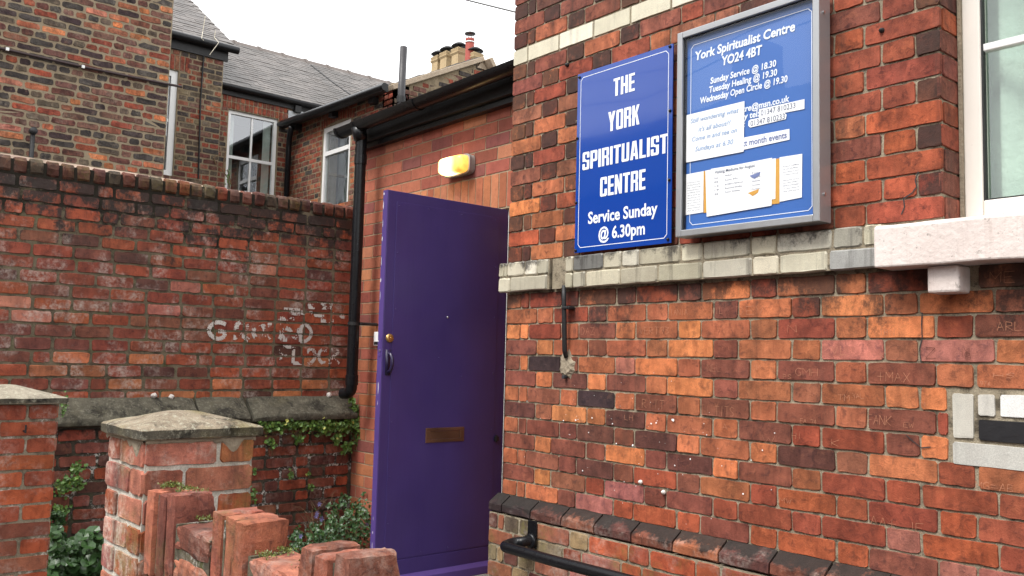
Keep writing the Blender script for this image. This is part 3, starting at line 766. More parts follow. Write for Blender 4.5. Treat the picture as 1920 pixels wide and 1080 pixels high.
# thin cracks beside the window and under the corbel
m = MB()
for pts in ([(1722, 322), (1716, 338), (1719, 350), (1710, 362), (1694, 372), (1696, 388), (1690, 402)], [(1729, 586), (1728, 610), (1729, 634), (1724, 655), (1727, 680)], [(1868 - 170, 815), (1710, 826), (1728, 840), (1745, 838)]):
    W_ = [onY(x, y, YA - .0034) for x, y in pts]
    for a, b in zip(W_, W_[1:]):
        d = b - a; nn = Vector((-d.z, 0, d.x)).normalized() * U(.0012, .0022)
        m.poly([a - nn, b - nn, b + nn, a + nn])
m.obj('crack', M_dark, bld)
# rusty hole stains / old fixings
for (px, py, r) in ((1652, 56, .011), (1062, 121, .012), (1082, 228, .010)):
    p = onY(px, py, YA - .008); MB().tube([p + Vector((0, .012, 0)), p, p + Vector((.002, -.006, .003))], [r, r * .8, r * .3], 9).obj('old_wall_plug', M_blackm if py != 228 else M_grout, bld, True)
# window sill, corbel and window
b = MB(); b.prism([(0, 0), (.135, 0), (.135, .020), (0, .140)][::1], (0, 0, 0), (1, 0, 0))
m = MB()
prof = [(2.785, Z(.335)), (2.785, Z(.468)), (2.80, Z(.476)), (3.04, Z(.492)), (3.04, Z(.335))]
nseg = 26; k = len(prof)
for i in range(nseg + 1):
    x = -1.423 + 1.7 * i / nseg
    for j, (y, z) in enumerate(prof): m.v.append((x, y + (U(-.0016, .0016) if j < 3 else 0), z + (U(-.0016, .0016) if j < 3 else 0)))
for i in range(nseg):
    for j in range(k): a = i * k + j; a2 = i * k + (j + 1) % k; m.f.append((a, a + k, a2 + k, a2))
m.f.append(tuple(range(k))); m.f.append(tuple(nseg * k + j for j in range(k)))
m.obj('window_sill', M_sill, bld, bevel=.006)
MB().box((-1.265, 2.822, Z(.246)), (-1.166, 2.92, Z(.333))).obj('corbel', M_sill, bld, bevel=.008)
win = link('window', MB().box((JX + .002, 3.028, Z(.4945)), (JX + .014, 3.12, Z(2.3))).mesh('window', M_grout), bld, Matrix.Identity(4))
YW = 3.035
fx0 = JX + .014; fx1 = .25
MB().box((fx0, YW, Z(.493)), (fx0 + .058, YW + .06, Z(2.2))).box((fx0 + .058, YW, Z(.493)), (fx1, YW + .06, Z(.566))).box((fx1 - .06, YW + .001, Z(.566)), (fx1, YW + .06, Z(2.2))).box((fx0 + .0585, YW + .001, Z(2.14)), (fx1 - .061, YW + .06, Z(2.2))).obj('frame', M_cream, win, bevel=.006)
gx = fx0 + .058
MB().box((gx, YW + .012, Z(1.075)), (fx1 - .06, YW + .045, Z(1.10))).box((-.50, YW + .010, Z(.566)), (-.44, YW + .045, Z(2.14))).obj('glazing_bar', M_white, win, bevel=.003)
MB().box((gx, YW + .008, Z(.566)), (gx + .006, YW + .03, Z(2.14))).box((gx + .006, YW + .008, Z(.566)), (fx1 - .06, YW + .03, Z(.571))).obj('gasket', M_blackm, win)
MB().poly([(gx, YW + .03, Z(.566)), (fx1 - .06, YW + .03, Z(.566)), (fx1 - .06, YW + .03, Z(2.14)), (gx, YW + .03, Z(2.14))]).obj('glass', M_glass, win)
m = MB(); n = 90
for i in range(n + 1):
    x = gx - .04 + 1.5 * i / n; y = YW + .12 + .018 * math.sin(i * 1.1) + .008 * math.sin(i * 2.7)
    m.v += [(x, y, Z(.5)), (x, y + .004 * math.sin(i * 2.), Z(2.3))]
for i in range(n): m.f.append((2 * i, 2 * i + 2, 2 * i + 3, 2 * i + 1))
m.obj('curtain', M_curt, win, True)

# ------------------------------------------------------------------ signs
sg = thing('sign', 'tall blue sign reading THE YORK SPIRITUALIST CENTRE, Service Sunday @ 6.30pm', 'sign', (-2.642, 2.888, Z(.51)))
SX0, SX1, SZ0, SZ1 = -2.931, -2.352, Z(.508), Z(1.371); SY = 2.872
MB().box((SX0, SY, SZ0), (SX1, SY + .006, SZ1)).obj('panel', M_blue, sg, bevel=.001)
m = MB(); i_ = .022; lw = .0028; c_ = .016; y = SY - .0006
a0, a1, b0, b1 = SX0 + i_, SX1 - i_, SZ0 + i_, SZ1 - i_
for q in ((a0 + c_, b0, a1 - c_, b0 + lw), (a0 + c_, b1 - lw, a1 - c_, b1), (a0, b0 + c_, a0 + lw, b1 - c_), (a1 - lw, b0 + c_, a1, b1 - c_)):
    m.poly([(q[0], y, q[1]), (q[2], y, q[1]), (q[2], y, q[3]), (q[0], y, q[3])])
for (cx, cz, sx_, sz_) in ((a0, b0, 1, 1), (a1, b0, -1, 1), (a1, b1, -1, -1), (a0, b1, 1, -1)):
    p, q = Vector((cx, y - .0001, cz + sz_ * c_)), Vector((cx + sx_ * c_, y - .0001, cz)); v = Vector((sx_, 0, sz_)).normalized() * lw
    m.poly([p, q, q + v, p + v])
m.obj('border_line', M_lettw, sg)
def sp(x, y_): return onY(x, y_, SY - .0012)
for word, (lx, ly), (rx, ry), (tx, ty) in (("THE", (1150, 178), (1190, 173), (1150, 145)), ("YORK", (1140, 246), (1199, 234), (1139, 210)), ("SPIRITUALIST", (1092, 318), (1252, 288), (1092, 285)), ("CENTRE", (1125, 368), (1210, 356), (1125, 332))):
    A_, B_ = sp(lx, ly), sp(rx, ry); 
    zz = (A_.z + B_.z) / 2; hh = sp(tx, ty).z - A_.z
    block_word(word, ((A_.x + B_.x) / 2, SY - .0012, zz), hh, B_.x - A_.x, M_lettw, sg)
A_, B_ = sp(1102, 417), sp(1232, 404); put_text("Service Sunday", Vector(((A_.x + B_.x) / 2, SY - .0012, (A_.z + B_.z) / 2)), .054, M_lettw, sg, width=B_.x - A_.x, offset=.0019)
A_, B_ = sp(1122, 448), sp(1209, 440); put_text("@ 6.30pm", Vector(((A_.x + B_.x) / 2, SY - .0012, (A_.z + B_.z) / 2)), .054, M_lettw, sg, width=B_.x - A_.x, offset=.0019)
for (x, z) in ((SX0 + .014, SZ1 - .018), (SX1 - .016, SZ1 - .01), (SX0 + .006, SZ0 + .55), (SX0 + .006, SZ0 + .24), (SX1 - .012, SZ0 + .57), (SX1 - .012, SZ0 + .27), (SX0 + .01, SZ0 + .012), (SX1 - .016, SZ0 + .016)):
    MB().tube([(x, SY + .002, z), (x, SY - .005, z), (x, SY - .009, z)], [.0065, .0065, .003], 12).obj('screw_cap', M_screw, sg, True)

nb = thing('notice_board', 'glazed silver-framed notice board with blue backing and white lettering', 'notice board', (-1.948, 2.85, Z(.51)))
NX0, NX1, NZ0, NZ1 = -2.272, -1.627, Z(.516), Z(1.373); NY = 2.80
fw = .027
m = MB()
m.box((NX0, NY, NZ0), (NX0 + fw, 2.878, NZ1)).box((NX1 - fw, NY, NZ0), (NX1, 2.878, NZ1)).box((NX0 + fw, NY + .0005, NZ0), (NX1 - fw, 2.878, NZ0 + fw)).box((NX0 + fw, NY + .0005, NZ1 - fw), (NX1 - fw, 2.878, NZ1))
m.obj('frame', M_alu, nb, bevel=.003)
MB().box((NX0 + fw, 2.831, NZ0 + fw), (NX1 - fw, 2.876, NZ1 - fw)).obj('backing_board', M_blue2, nb)
MB().box((NX0 + fw, NY + .012, NZ0 + fw), (NX0 + fw + .004, 2.829, NZ1 - fw)).box((NX1 - fw - .004, NY + .012, NZ0 + fw), (NX1 - fw, 2.829, NZ1 - fw)).box((NX0 + fw + .004, NY + .012, NZ1 - fw - .004), (NX1 - fw - .004, 2.829, NZ1 - fw)).obj('rubber_seal', M_blackm, nb)
MB().poly([(NX0 + fw + .004, NY + .013, NZ0 + fw), (NX1 - fw - .004, NY + .013, NZ0 + fw), (NX1 - fw - .004, NY + .013, NZ1 - fw - .004), (NX0 + fw + .004, NY + .013, NZ1 - fw - .004)]).obj('glass', M_glassN, nb)
for z in (NZ0 + .10, NZ1 - .09): MB().cyl((NX1 - .002, NY + .03, z), (NX1 + .006, NY + .03, z), .006).obj('lock', M_steel, nb)
BY = 2.830
def nbp(x, y, d=0): return onY(1250 + x / 2.4, y / 2.4, BY - d)
m = MB(); lw = .0026; y = BY - .0005
a0, a1, b0, b1 = NX0 + fw + .022, NX1 - fw - .018, NZ0 + fw + .02, NZ1 - fw - .03; c_ = .015
for q in ((a0 + c_, b0, a1 - c_, b0 + lw), (a0 + c_, b1 - lw, a1 - c_, b1), (a0, b0 + c_, a0 + lw, b1 - c_), (a1 - lw, b0 + c_, a1, b1 - c_)):
    m.poly([(q[0], y, q[1]), (q[2], y, q[1]), (q[2], y, q[3]), (q[0], y, q[3])])
for (cx, cz, sx_, sz_) in ((a0, b0, 1, 1), (a1, b0, -1, 1), (a1, b1, -1, -1), (a0, b1, 1, -1)):
    p, q = Vector((cx, y - .0001, cz + sz_ * c_)), Vector((cx + sx_ * c_, y - .0001, cz)); v = Vector((sx_, 0, sz_)).normalized() * lw
    m.poly([p, q, q + v, p + v])
m.obj('border_line', M_lettw, nb)
def nbtext(s, x0, y0, x1, y1, h, mat=M_lettw, d=.001, parent=None, off=.0009, shear=0, name='lettering'):
    A_, B_ = nbp(x0, y0, d), nbp(x1, y1, d)
    return put_text(s, Vector(((A_.x + B_.x) / 2, BY - d, (A_.z + B_.z) / 2)), h, mat, parent or nb, width=B_.x - A_.x, offset=off, shear=shear, name=name)
nbtext("York Spiritualist Centre", 127, 268, 577, 142, .036, off=.0014, shear=.1)
nbtext("YO24 4BT", 246, 291, 428, 247, .036, off=.0016, shear=.1)
nbtext("Sunday Service @ 18.30", 196, 375, 492, 300, .025, shear=.1)
nbtext("Tuesday Healing @ 19.30", 190, 415, 496, 341, .025, shear=.1)
nbtext("Wednesday Open Circle @ 19.30", 150, 466, 543, 368, .025, shear=.1)
nbtext("yorkspiritualistcentre@msn.co.uk", 118, 562, 551, 450, .024, shear=.1)
nbtext("Enquiry tel:", 262, 558, 415, 522, .024, shear=.1)
nbtext("Mobile:", 262, 590, 352, 570, .024, shear=.1)
def sheet(name, label, cat, pts, mat, d, group=None):
    P = [nbp(x, y_, d) for x, y_ in pts]; c = sum(P, Vector()) / len(P)
    t = thing(name, label, cat, (c.x, BY - d, min(p.z for p in P)), group)
    m = MB(); n = len(P); th = Vector((0, .0006, 0))
    m.poly(P); m.poly([p + th for p in P][::-1])
    for i in range(n): m.poly([P[i], P[(i + 1) % n], P[(i + 1) % n] + th, P[i] + th])
    m.obj('sheet', mat, t); return t
t1 = sheet('phone_label', 'upper white phone number strip on the blue notice board, reaching its right edge', 'label', [(415, 492), (620, 446), (620, 490), (415, 530)], M_label, .0016)
nbtext("01347 810233", 424, 521, 580, 484, .021, M_ink, .0026, t1, 0)
t2 = sheet('phone_label', 'lower white phone number strip with rounded ends on the blue notice board', 'label', [(368, 545), (376, 538), (530, 508), (540, 516), (536, 536), (376, 574), (367, 566)], M_label, .0016)
nbtext("01347 810233", 378, 569, 532, 532, .021, M_ink, .0026, t2, 0)
t3 = sheet('events_label', 'white strip reading next month events inside the notice board', 'label', [(300, 628), (552, 580), (553, 628), (300, 684)], M_label, .0016)
nbtext("next month events", 310, 668, 540, 617, .024, M_lblue, .0026, t3, .0006)
t4 = sheet('paper_notice', 'square white notice beginning Still wondering what it is all about, tilted at the middle left', 'notice', [(86, 519), (350, 455), (346, 682), (84, 732)], M_paper, .0034)
for s, q in (("Still wondering what", (105, 556, 322, 505)), ("it's all about??", (140, 592, 286, 562)), ("Come in and see on", (112, 640, 314, 592)), ("Sundays at 6.30", (126, 683, 298, 646))):
    nbtext(s, *q, .019, M_inkb, .0046, t4, .0003, .25)
t6 = sheet('envelope', 'brown manila envelope corner showing behind the Visiting Mediums sheets', 'envelope', [(166, 770), (508, 712), (507, 915), (166, 958)], M_env, .0012)
t5 = sheet('paper_notice', 'large white notice headed Visiting Mediums for August, pinned over brown envelope', 'notice', [(174, 768), (474, 710), (472, 925), (180, 975)], M_paper, .0036)
t5b = sheet('paper_notice', 'blank white sheet peeping out behind the Visiting Mediums notice', 'notice', [(200, 760), (491, 712), (489, 895), (200, 950)], M_paper, .0024)
nbtext("Visiting Mediums for August", 216, 783, 397, 749, .012, M_ink, .0046, t5, .0002)
for i, (a, b_2, c) in enumerate((("Date", "Medium", "Town"), ("05", "Susan Ellis", "Darlington"), ("12", "Bill Gilbert & Malcolm Lane", "Wetherby"), ("19", "Raymond Studley", "Doncaster"), ("26", "Susan Smalley", "Durham"))):
    y0 = 806 + i * 18
    nbtext(a, 214, y0, 232, y0 - 3, .007, M_ink, .0046, t5, 0); nbtext(b_2, 262, y0 - 8, 262 + 5.2 * min(16, len(b_2)), y0 - 8 - 14, .007, M_ink, .0046, t5, 0); nbtext(c, 382, y0 - 22, 422, y0 - 29, .007, M_ink, .0046, t5, 0)
for (x0, y0) in ((372, 785), (365, 862)):
    m = MB(); P = [nbp(x0, y0 + 6, .0047), nbp(x0 + 50, y0 - 12, .0047), nbp(x0 + 46, y0 + 4, .0047), nbp(x0 + 22, y0 + 20, .0047)]; m.poly(P); m.obj('printed_picture', M_lblue if y0 < 800 else M_env, t5)
t7 = sheet('paper_notice', 'small typed white slip at the bottom left edge of the notice board', 'notice', [(82, 786), (166, 770), (164, 955), (84, 968)], M_paper, .0018)
t8 = sheet('paper_notice', 'small typed white slip at the bottom right, headed Events OPEN to the PUBLIC', 'notice', [(508, 708), (610, 692), (608, 888), (508, 908)], M_paper, .0018)
for i, s in enumerate(("A Demonstration", "of Mediumship", "by visiting", "mediums", "is HELD here", "every", "Sunday service", "Doors open 6.00", "all are welcome", "to attend and", "meet friends", "after the service")):
    nbtext(s, 94, 826 + i * 11.5, 152, 826 + i * 11.5 - 9, .0045, M_ink, .0028, t7, 0)
for i, s in enumerate(("Events OPEN", "to the PUBLIC", "Donations are", "welcome", "", "Spiritualist Centre", "are the ONLY", "SERVICES AUTHORISED", "to this board", "and take place")):
    if s: nbtext(s, 524, 752 + i * 12.5, 594, 752 + i * 12.5 - 10, .0045, M_ink, .0028, t8, 0)

# ------------------------------------------------------------------ conduit and handrail on the main building
cd = thing('pipe_stub', 'short thin black pipe fixed upright below the cream string course', 'pipe', (-2.992, 2.88, Z(.02)))
xa = onY(1060, 540, 2.875); xb = onY(1059, 668, 2.875)
m = MB(); m.tube([(xa.x, 2.866, xa.z + .012), (xa.x, 2.868, xa.z - .06), (xb.x + .001, 2.872, xb.z + .03), (xb.x, 2.884, xb.z - .004)], [.010, .0115, .012, .011], 12).obj('pipe', M_blackm, cd, True)
p = onY(1061, 577, 2.87); MB().box((p.x - .017, 2.855, p.z - .006), (p.x + .024, 2.897, p.z + .006)).cyl((p.x + .024, 2.86, p.z), (p.x + .024, 2.897, p.z), .008).obj('clip', M_blackm, cd, bevel=.002)
hr = thing('handrail', 'round black handrail with curved end bolted to the brick plinth', 'handrail', (-3.1, 2.80, Z(-.84)))
pl = onY(1000, 997, 2.838); xm = pl.x
m = MB(); m.box((xm - .032, 2.829, pl.z - .075), (xm + .030, 2.836, pl.z + .052)).obj('wall_plate', M_black, hr, bevel=.002)
zc = Z(-.872); m = MB(); pts = [(xm, 2.834, zc + .02), (xm, 2.805, zc + .018)]
pts = [(xm - .0, 2.832, zc + .022), (xm - .008, 2.80, zc + .021)]
for k in range(9):
    t = math.pi / 2 * k / 8; pts.append((xm - .010 - .036 * math.sin(t) - .0, 2.78 - .0 - .052 * (1 - math.cos(t)) + .0, zc + .018 - .010 * k / 8))
cx, cy = xm - .046 + .052, 2.728
for k in range(1, 9):
    t = math.pi / 2 * k / 8; pts.append((cx - .052 * math.cos(t), cy - .052 * math.sin(t) + .0, zc + .006))
pts += [(cx + .3, cy - .052, zc + .005), (cx + 3.0, cy - .052, zc + .035)]
smooth_by_angle(m.tube(pts, .0245, 18).obj('rail', M_black, hr, True))
MB().tube([(xm, 2.83, zc + .02), (xm, 2.815, zc + .02), (xm, 2.812, zc + .02)], [.036, .034, .026], 18).obj('flange', M_black, hr, True)
MB().box((.6, 2.829, zc - .07), (.66, 2.836, zc + .07)).cyl((.63, 2.83, zc + .03), (.63, 2.68, zc + .03), .02).obj('far_bracket', M_black, hr)

# ================================================================== brick extension (wall B at y = 3.3)
YB = 3.30
ext = thing('brick_extension', 'low pinkish brick extension with black gutter and open purple door', 'building', (-4.6, 3.5, 0))
DZ0, DZ1 = Z(-1.215), Z(.90)
DX0, DX1 = -4.84, -3.93
holesB = [(DX0, DX1, DZ0, DZ1)]
fnB = lambda u, d, z: Vector((u, YB + .003 + d, z))
slab_holes('wall_core', M_mB, ext, fnB, -5.70, -3.452, 0, Z(1.66), .24, holesB)
MB().box((-5.70, YB + 1.2, 0), (-3.452, YB + 1.3, Z(1.6))).box((-5.70, YB + .25, 0), (-5.6, YB + 1.2, Z(1.6))).obj('inner_wall', M_room, ext)
pb = Pieces(ext)
SB = dict(rough=.0008, rad=.003, cham=.0016, n=4, depth=.008)
SOL = (-4.86, -3.43, Z(.905), Z(1.125))
ph = .0822; z0 = Z(1.125)
BP = [('b1', (.35, .105, .068)), ('b2', (.29, .082, .055)), ('b3', (.40, .13, .076)), ('b4', (.23, .075, .062)), ('b5', (.48, .20, .10))]
for r in range(-36, 6):
    zc = z0 + (r + .5) * ph
    if zc > Z(1.6) or zc < .02: continue
    offx = (0 if r % 2 == 0 else .1165) + U(-.004, .004)
    x = -5.80 + offx
    while x < -3.45:
        a, b = max(x, -5.685), min(x + .233, -3.455)
        x += .233
        if b - a < .03: continue
        for (p, q) in cut((a, b), [SOL, (DX0 - .006, DX1 + .006, DZ0, DZ1)], zc):
            t = U(0, 1); c = BP[0 if t < .35 else 1 if t < .6 else 2 if t < .82 else 3 if t < .9 else 4][1]
            if zc < Z(.2) and R() < .35: c = (.42, .15, .07)
            pb.brick('brick', Vector(((p + q) / 2, YB, zc)), 0, q - p - .0062, ph - .0062, vary(c, .1), M_brB, SB, tilt=.004, proud=.0008)
x = SOL[0]; 
while x < -3.46:
    pb.brick('soldier_brick', Vector((x + .037, YB, (SOL[2] + SOL[3]) / 2)), 0, .0685, .212, vary(random.choice([(.42, .155, .075), (.36, .115, .06), (.45, .18, .09)]), .08), M_brB, SB, tilt=.003, proud=.0008); x += .0755
pb.finish()
MB().box((DX0, YB + .04, DZ0), (DX0 + .05, YB + .12, DZ1 - .055)).box((DX1 - .05, YB + .04, DZ0), (DX1, YB + .12, DZ1 - .055)).box((DX0, YB + .04, DZ1 - .055), (DX1, YB + .12, DZ1)).obj('door_frame', M_white, ext, bevel=.002)
MB().box((DX0, YB + .14, DZ0 - .02), (DX1, YB + 1.19, DZ0)).obj('hall_floor', M_room, ext)
MB().box((-4.95, 2.55, 0), (-3.86, YB - .004, DZ0 - .03)).obj('door_step', M_ground, ext, bevel=.01)
# roof edge, fascia, gutter
yf = 3.215; px_o = -5.41
MB().box((-5.62, yf, Z(1.555)), (-3.47, YB - .003, Z(1.70))).obj('fascia_board', M_blackm, ext, bevel=.003)
MB().box((-5.67, yf + .03, Z(1.515)), (-3.47, YB - .004, Z(1.553))).obj('soffit_trim', M_black, ext)
MB().box((-5.64, yf - .05, Z(1.685)), (-3.452, 5.4, Z(1.715))).obj('roof', M_blackm, ext, bevel=.006)
gy = 3.12; gr = .058
m = MB(); prof = []
for k in range(11):
    t = math.pi + math.pi * k / 10; prof.append((math.cos(t) * gr, math.sin(t) * gr))
for k in range(11):
    t = 2 * math.pi - math.pi * k / 10; prof.append((math.cos(t) * (gr - .004), math.sin(t) * (gr - .004)))
m.prism(prof, (-5.655, gy, Z(1.655)), (-3.462, gy, Z(1.675)))
gut = smooth_by_angle(m.obj('gutter', M_black, ext), 30)
for xx in (-5.655, -5.41, -4.66, -3.56, -3.50):
    zz = Z(1.655) + (xx + 5.84) / 2.38 * .02
    m = MB(); pr = []
    for k in range(11):
        t = math.pi + math.pi * k / 10; pr.append((math.cos(t) * (gr + .006), math.sin(t) * (gr + .006)))
    for k in range(11):
        t = 2 * math.pi - math.pi * k / 10; pr.append((math.cos(t) * (gr + .0005), math.sin(t) * (gr + .0005)))
    m.prism(pr, (xx - .014, gy, zz), (xx + .014, gy, zz)); m.box((xx - .012, gy + .05, zz + .0), (xx + .012, yf - .001, zz + .018))
    m.obj('gutter_bracket', M_black, gut)
MB().tube([(px_o, gy, Z(1.63)), (px_o, gy + .01, Z(1.58)), (px_o, gy + .02, Z(1.54))], [.056, .052, .046], 18).obj('gutter_outlet', M_black, gut, True)
px, py_ = -5.41, 3.146
m = MB()
pts = [(px, py_, Z(1.59)), (px, py_, Z(1.42)), (px, py_, Z(.6)), (px, py_, Z(-.20))]
for k in range(1, 7):
    t = math.pi / 2 * k / 6; pts.append((px - .05 * (1 - math.cos(t)), py_ - .012 * (1 - math.cos(t)), Z(-.215) - .05 * math.sin(t)))
pts.append((px - .085, py_ - .018, Z(-.267)))
dp = smooth_by_angle(m.tube(pts, .040, 20, cap=True).obj('downpipe', M_black, ext, True), 50)
for zz in (Z(1.40), Z(-.17)): MB().cyl((px, py_, zz - .035), (px, py_, zz + .035), .045, 20).obj('pipe_collar', M_black, dp)
zz = Z(.225); MB().cyl((px, py_, zz - .012), (px, py_, zz + .012), .045, 20).box((px + .03, py_ + .03, zz - .009), (px + .075, py_ + .045, zz + .009)).cyl((px + .06, py_ + .02, zz), (px + .06, YB - .004, zz), .011, 10).obj('pipe_clip', M_blackm, dp)
# the door, opened square to the wall
XD = -3.90
d0, d1, zb, zt_ = 2.441, 3.272, Z(-1.20), Z(.878)
door = link('door', MB().box((XD - .044, d0 + .002, zb), (XD, d1, zt_)).mesh('door', M_door), ext, Matrix.Identity(4))
md = door.modifiers.new('bevel', 'BEVEL'); md.width = .002; md.segments = 2
MB().box((XD - .0445, d0 - .001, zb - .0005), (XD - .0015, d0 + .0025, zt_ + .0005)).obj('door_edge', M_dooredge, door)
# sheet of metal screwed over the face
p1 = [(2.497, -.985), (2.497, .823), (3.20, .832), (3.20, -.985)]
MB().box((XD, 2.497, Z(-1.045)), (XD + .0035, 3.205, Z(.822))).obj('facing_panel', M_door, door, bevel=.001)
MB().box((XD, d0 + .0, Z(-1.20)), (XD + .0045, d1 - .01, Z(-1.053))).obj('kick_plate', M_door, door, bevel=.001)
m = MB(); m.v = [(XD + .0046, d0 - .002, Z(-1.128)), (XD + .03, d0 - .002, Z(-1.150)), (XD + .034, d0 - .002, Z(-1.19)), (XD + .0046, d0 - .002, Z(-1.195))]
m.v += [(a, d1 - .02, c) for (a, b, c) in m.v]; m.f = [(0, 1, 2, 3), (7, 6, 5, 4), (0, 4, 5, 1), (1, 5, 6, 2), (2, 6, 7, 3), (3, 7, 4, 0)]
m.obj('weather_bar', M_dooredge, door, bevel=.002)
for (yy, zr) in [(2.512, .80), (2.512, .55), (2.512, .25), (2.512, -.06), (2.512, -.34), (2.512, -.62), (2.512, -.86), (2.70, .805), (2.93, .805), (3.175, .805), (3.185, .53), (3.185, .24), (3.185, -.08), (3.185, -.4), (3.185, -.68), (2.72, -1.025), (2.9, -1.025), (3.15, -1.02), (2.96, -.1), (2.80, .0)]:
    m = MB().tube([(XD + .003, yy, Z(zr)), (XD + .0052, yy, Z(zr)), (XD + .0062, yy, Z(zr))], [.0045, .004, .0015], 8).obj('screw_head', M_door, door, True)
h = onX(838, 595, XD); MB().tube([(XD + .003, h.y, h.z), (XD + .008, h.y, h.z), (XD + .010, h.y, h.z)], [.007, .006, .003], 12).obj('door_viewer', M_steel, door, True)
h = onX(730, 634, XD)
MB().tube([(XD, h.y, h.z), (XD + .006, h.y, h.z), (XD + .010, h.y, h.z), (XD + .011, h.y, h.z)], [.023, .023, .019, .012], 24).box((XD + .0105, h.y - .0012, h.z - .006), (XD + .0122, h.y + .0012, h.z + .006)).obj('lock_cylinder', M_brass, door, True)
a, b = onX(729, 657, XD), onX(727, 702, XD); yc = 2.478
m = MB(); m.box((XD, yc - .016, b.z - .004), (XD + .004, yc + .016, a.z + .004))
m.tube([(XD + .004, yc, a.z - .012), (XD + .024, yc + .001, a.z - .020), (XD + .036, yc + .002, a.z - .04), (XD + .038, yc + .002, (a.z + b.z) / 2), (XD + .036, yc + .002, b.z + .04), (XD + .024, yc + .001, b.z + .020), (XD + .004, yc, b.z + .012)], [.008, .009, .010, .011, .010, .009, .008], 10)
m.obj('pull_handle', M_handle, door, True)
l0 = onX(797, 829, XD); l1 = onX(868, 803, XD)
y0, y1, z0_, z1_ = 2.728, 2.987, Z(-.456), Z(-.377)
lp = MB().box((XD + .0036, y0, z0_), (XD + .009, y1, z0_ + .018)).box((XD + .0036, y0, z1_ - .018), (XD + .009, y1, z1_)).box((XD + .0036, y0, z0_ + .018), (XD + .009, y0 + .03, z1_ - .018)).box((XD + .0036, y1 - .03, z0_ + .018), (XD + .009, y1, z1_ - .018)).obj('letter_plate', M_bronze, door, bevel=.002)
MB().box((XD + .0037, y0 + .031, z0_ + .019), (XD + .006, y1 - .031, z1_ - .019)).obj('letter_flap', M_bronze, lp)
h = onX(929, 822, XD); MB().box((XD + .001, h.y - .01, h.z - .012), (XD + .02, h.y + .01, h.z + .012)).cyl((XD + .01, h.y, h.z - .02), (XD + .01, h.y, h.z + .02), .006).obj('door_hook', M_blackm, door)
# latch on the edge and chipped paint
MB().box((XD - .032, d0 - .0035, Z(.0)), (XD - .010, d0 - .001, Z(.10))).obj('latch_plate', M_dooredge, door)
MB().cyl((XD - .02, d0 - .006, Z(.03)), (XD - .02, d0, Z(.03)), .006, 10).obj('latch_bolt', M_steel, door)
m = MB()
for (zc, hh, w) in ((.80, .05, .010), (.70, .06, .008), (.62, .03, .012), (.50, .08, .006), (.40, .03, .010), (.32, .06, .005), (.08, .012, .012), (-.16, .09, .010), (-.24, .03, .006), (-.9, .02, .01), (-.97, .05, .006), (.86, .02, .015), (-.83, .03, .004)):
    n = 7; x = XD - (.0385 if zc > 0 else .024)
    m.poly([(x + U(.4, 1) * w * math.cos(6.283 * k / n) * .5, d0 - .0015, Z(zc) + U(.5, 1) * hh * math.sin(6.283 * k / n) * .5) for k in range(n)])
stuff(m.obj('chipped_paint', M_chip, door))
# white bell box seen past the door edge
bb = thing('bell_box', 'small white bell box on the brickwork just left of the purple door', 'bell box', (-5.15, 3.29, Z(.03)))
p0 = onY(700, 648, YB - .03); p1_ = onY(712, 622, YB - .03)
MB().box((p0.x, YB - .03, p0.z), (p1_.x, YB - .002, p1_.z)).obj('case', M_white, bb, bevel=.004); MB().box((p0.x + .008, YB - .0315, p0.z + .006), (p1_.x - .01, YB - .030, p0.z + .028)).obj('button', M_blackm, bb)

# bulkhead lamp
lx0, lx1, lz0, lz1 = -4.60, -4.30, Z(1.165), Z(1.295)
lp = thing('bulkhead_light', 'lit yellowed bulkhead light on the brick above the purple door', 'wall light', (-4.44, 3.29, Z(1.16)))
def oval(cx, cz, w, h, k=.30, n=28):
    o = []
    for i in range(n):
        t = 2 * math.pi * i / n; c, s = math.cos(t), math.sin(t)
        o.append((cx + math.copysign(abs(c) ** k, c) * w / 2, cz + math.copysign(abs(s) ** (k + .2), s) * h / 2))
    return o
def lathe(rings, mat, name, parent, cap=True):
    m = MB(); n = len(rings[0][1])
    for (y, o) in rings: m.v += [(x, y, z) for x, z in o]
    for r in range(len(rings) - 1):
        for k in range(n): a = r * n + k; b2 = r * n + (k + 1) % n; m.f.append((a, b2, b2 + n, a + n))
    m.f.append(tuple((len(rings) - 1) * n + k for k in range(n)))
    return smooth_by_angle(m.obj(name, mat, parent, True), 50)
cx, cz = (lx0 + lx1) / 2 + .048, (lz0 + lz1) / 2 - .014
lathe([(3.297, oval(cx, cz, .275, .125)), (3.262, oval(cx, cz, .275, .125)), (3.258, oval(cx, cz, .262, .112))], plain('grey_lamp_casing', (.38, .36, .33), .5, dirt=.5), 'housing', lp)
bmx = NB('yellowed_lamp_cover'); P = bmx.pos(); X3 = bmx.xyz(P)
gg = bmx.rng(bmx.noise(P, 22, 4, .6), .35, .65)
dx = bmx.math('ABSOLUTE', bmx.math('SUBTRACT', X3[0], cx - .035)); core_ = bmx.rng(dx, .02, .105, 1., 0.)
col = bmx.mix(core_, C4((1., .42, .06)), C4((1., .76, .38)))
bmx.set(bmx.b.inputs['Base Color'], C4((.7, .45, .15))); bmx.set(bmx.b.inputs['Emission Color'], col)
bmx.set(bmx.b.inputs['Emission Strength'], bmx.math('ADD', bmx.math('MULTIPLY', core_, 2.3), bmx.rng(gg, 0, 1, .40, .85))); bmx.b.inputs['Roughness'].default_value = .3
lathe([(3.258, oval(cx, cz, .262, .112)), (3.215, oval(cx, cz, .255, .108)), (3.195, oval(cx, cz, .235, .096)), (3.188, oval(cx, cz, .20, .075))], bmx.m, 'diffuser', lp)
lathe([(3.264, oval(cx, cz, .281, .131)), (3.252, oval(cx, cz, .281, .131)), (3.250, oval(cx, cz, .268, .118))], M_alu, 'rim', lp)
for xx in (cx - .105, cx + .085): MB().cyl((xx, 3.19, cz), (xx, 3.20, cz), .004, 8).obj('screw', M_screw, lp)

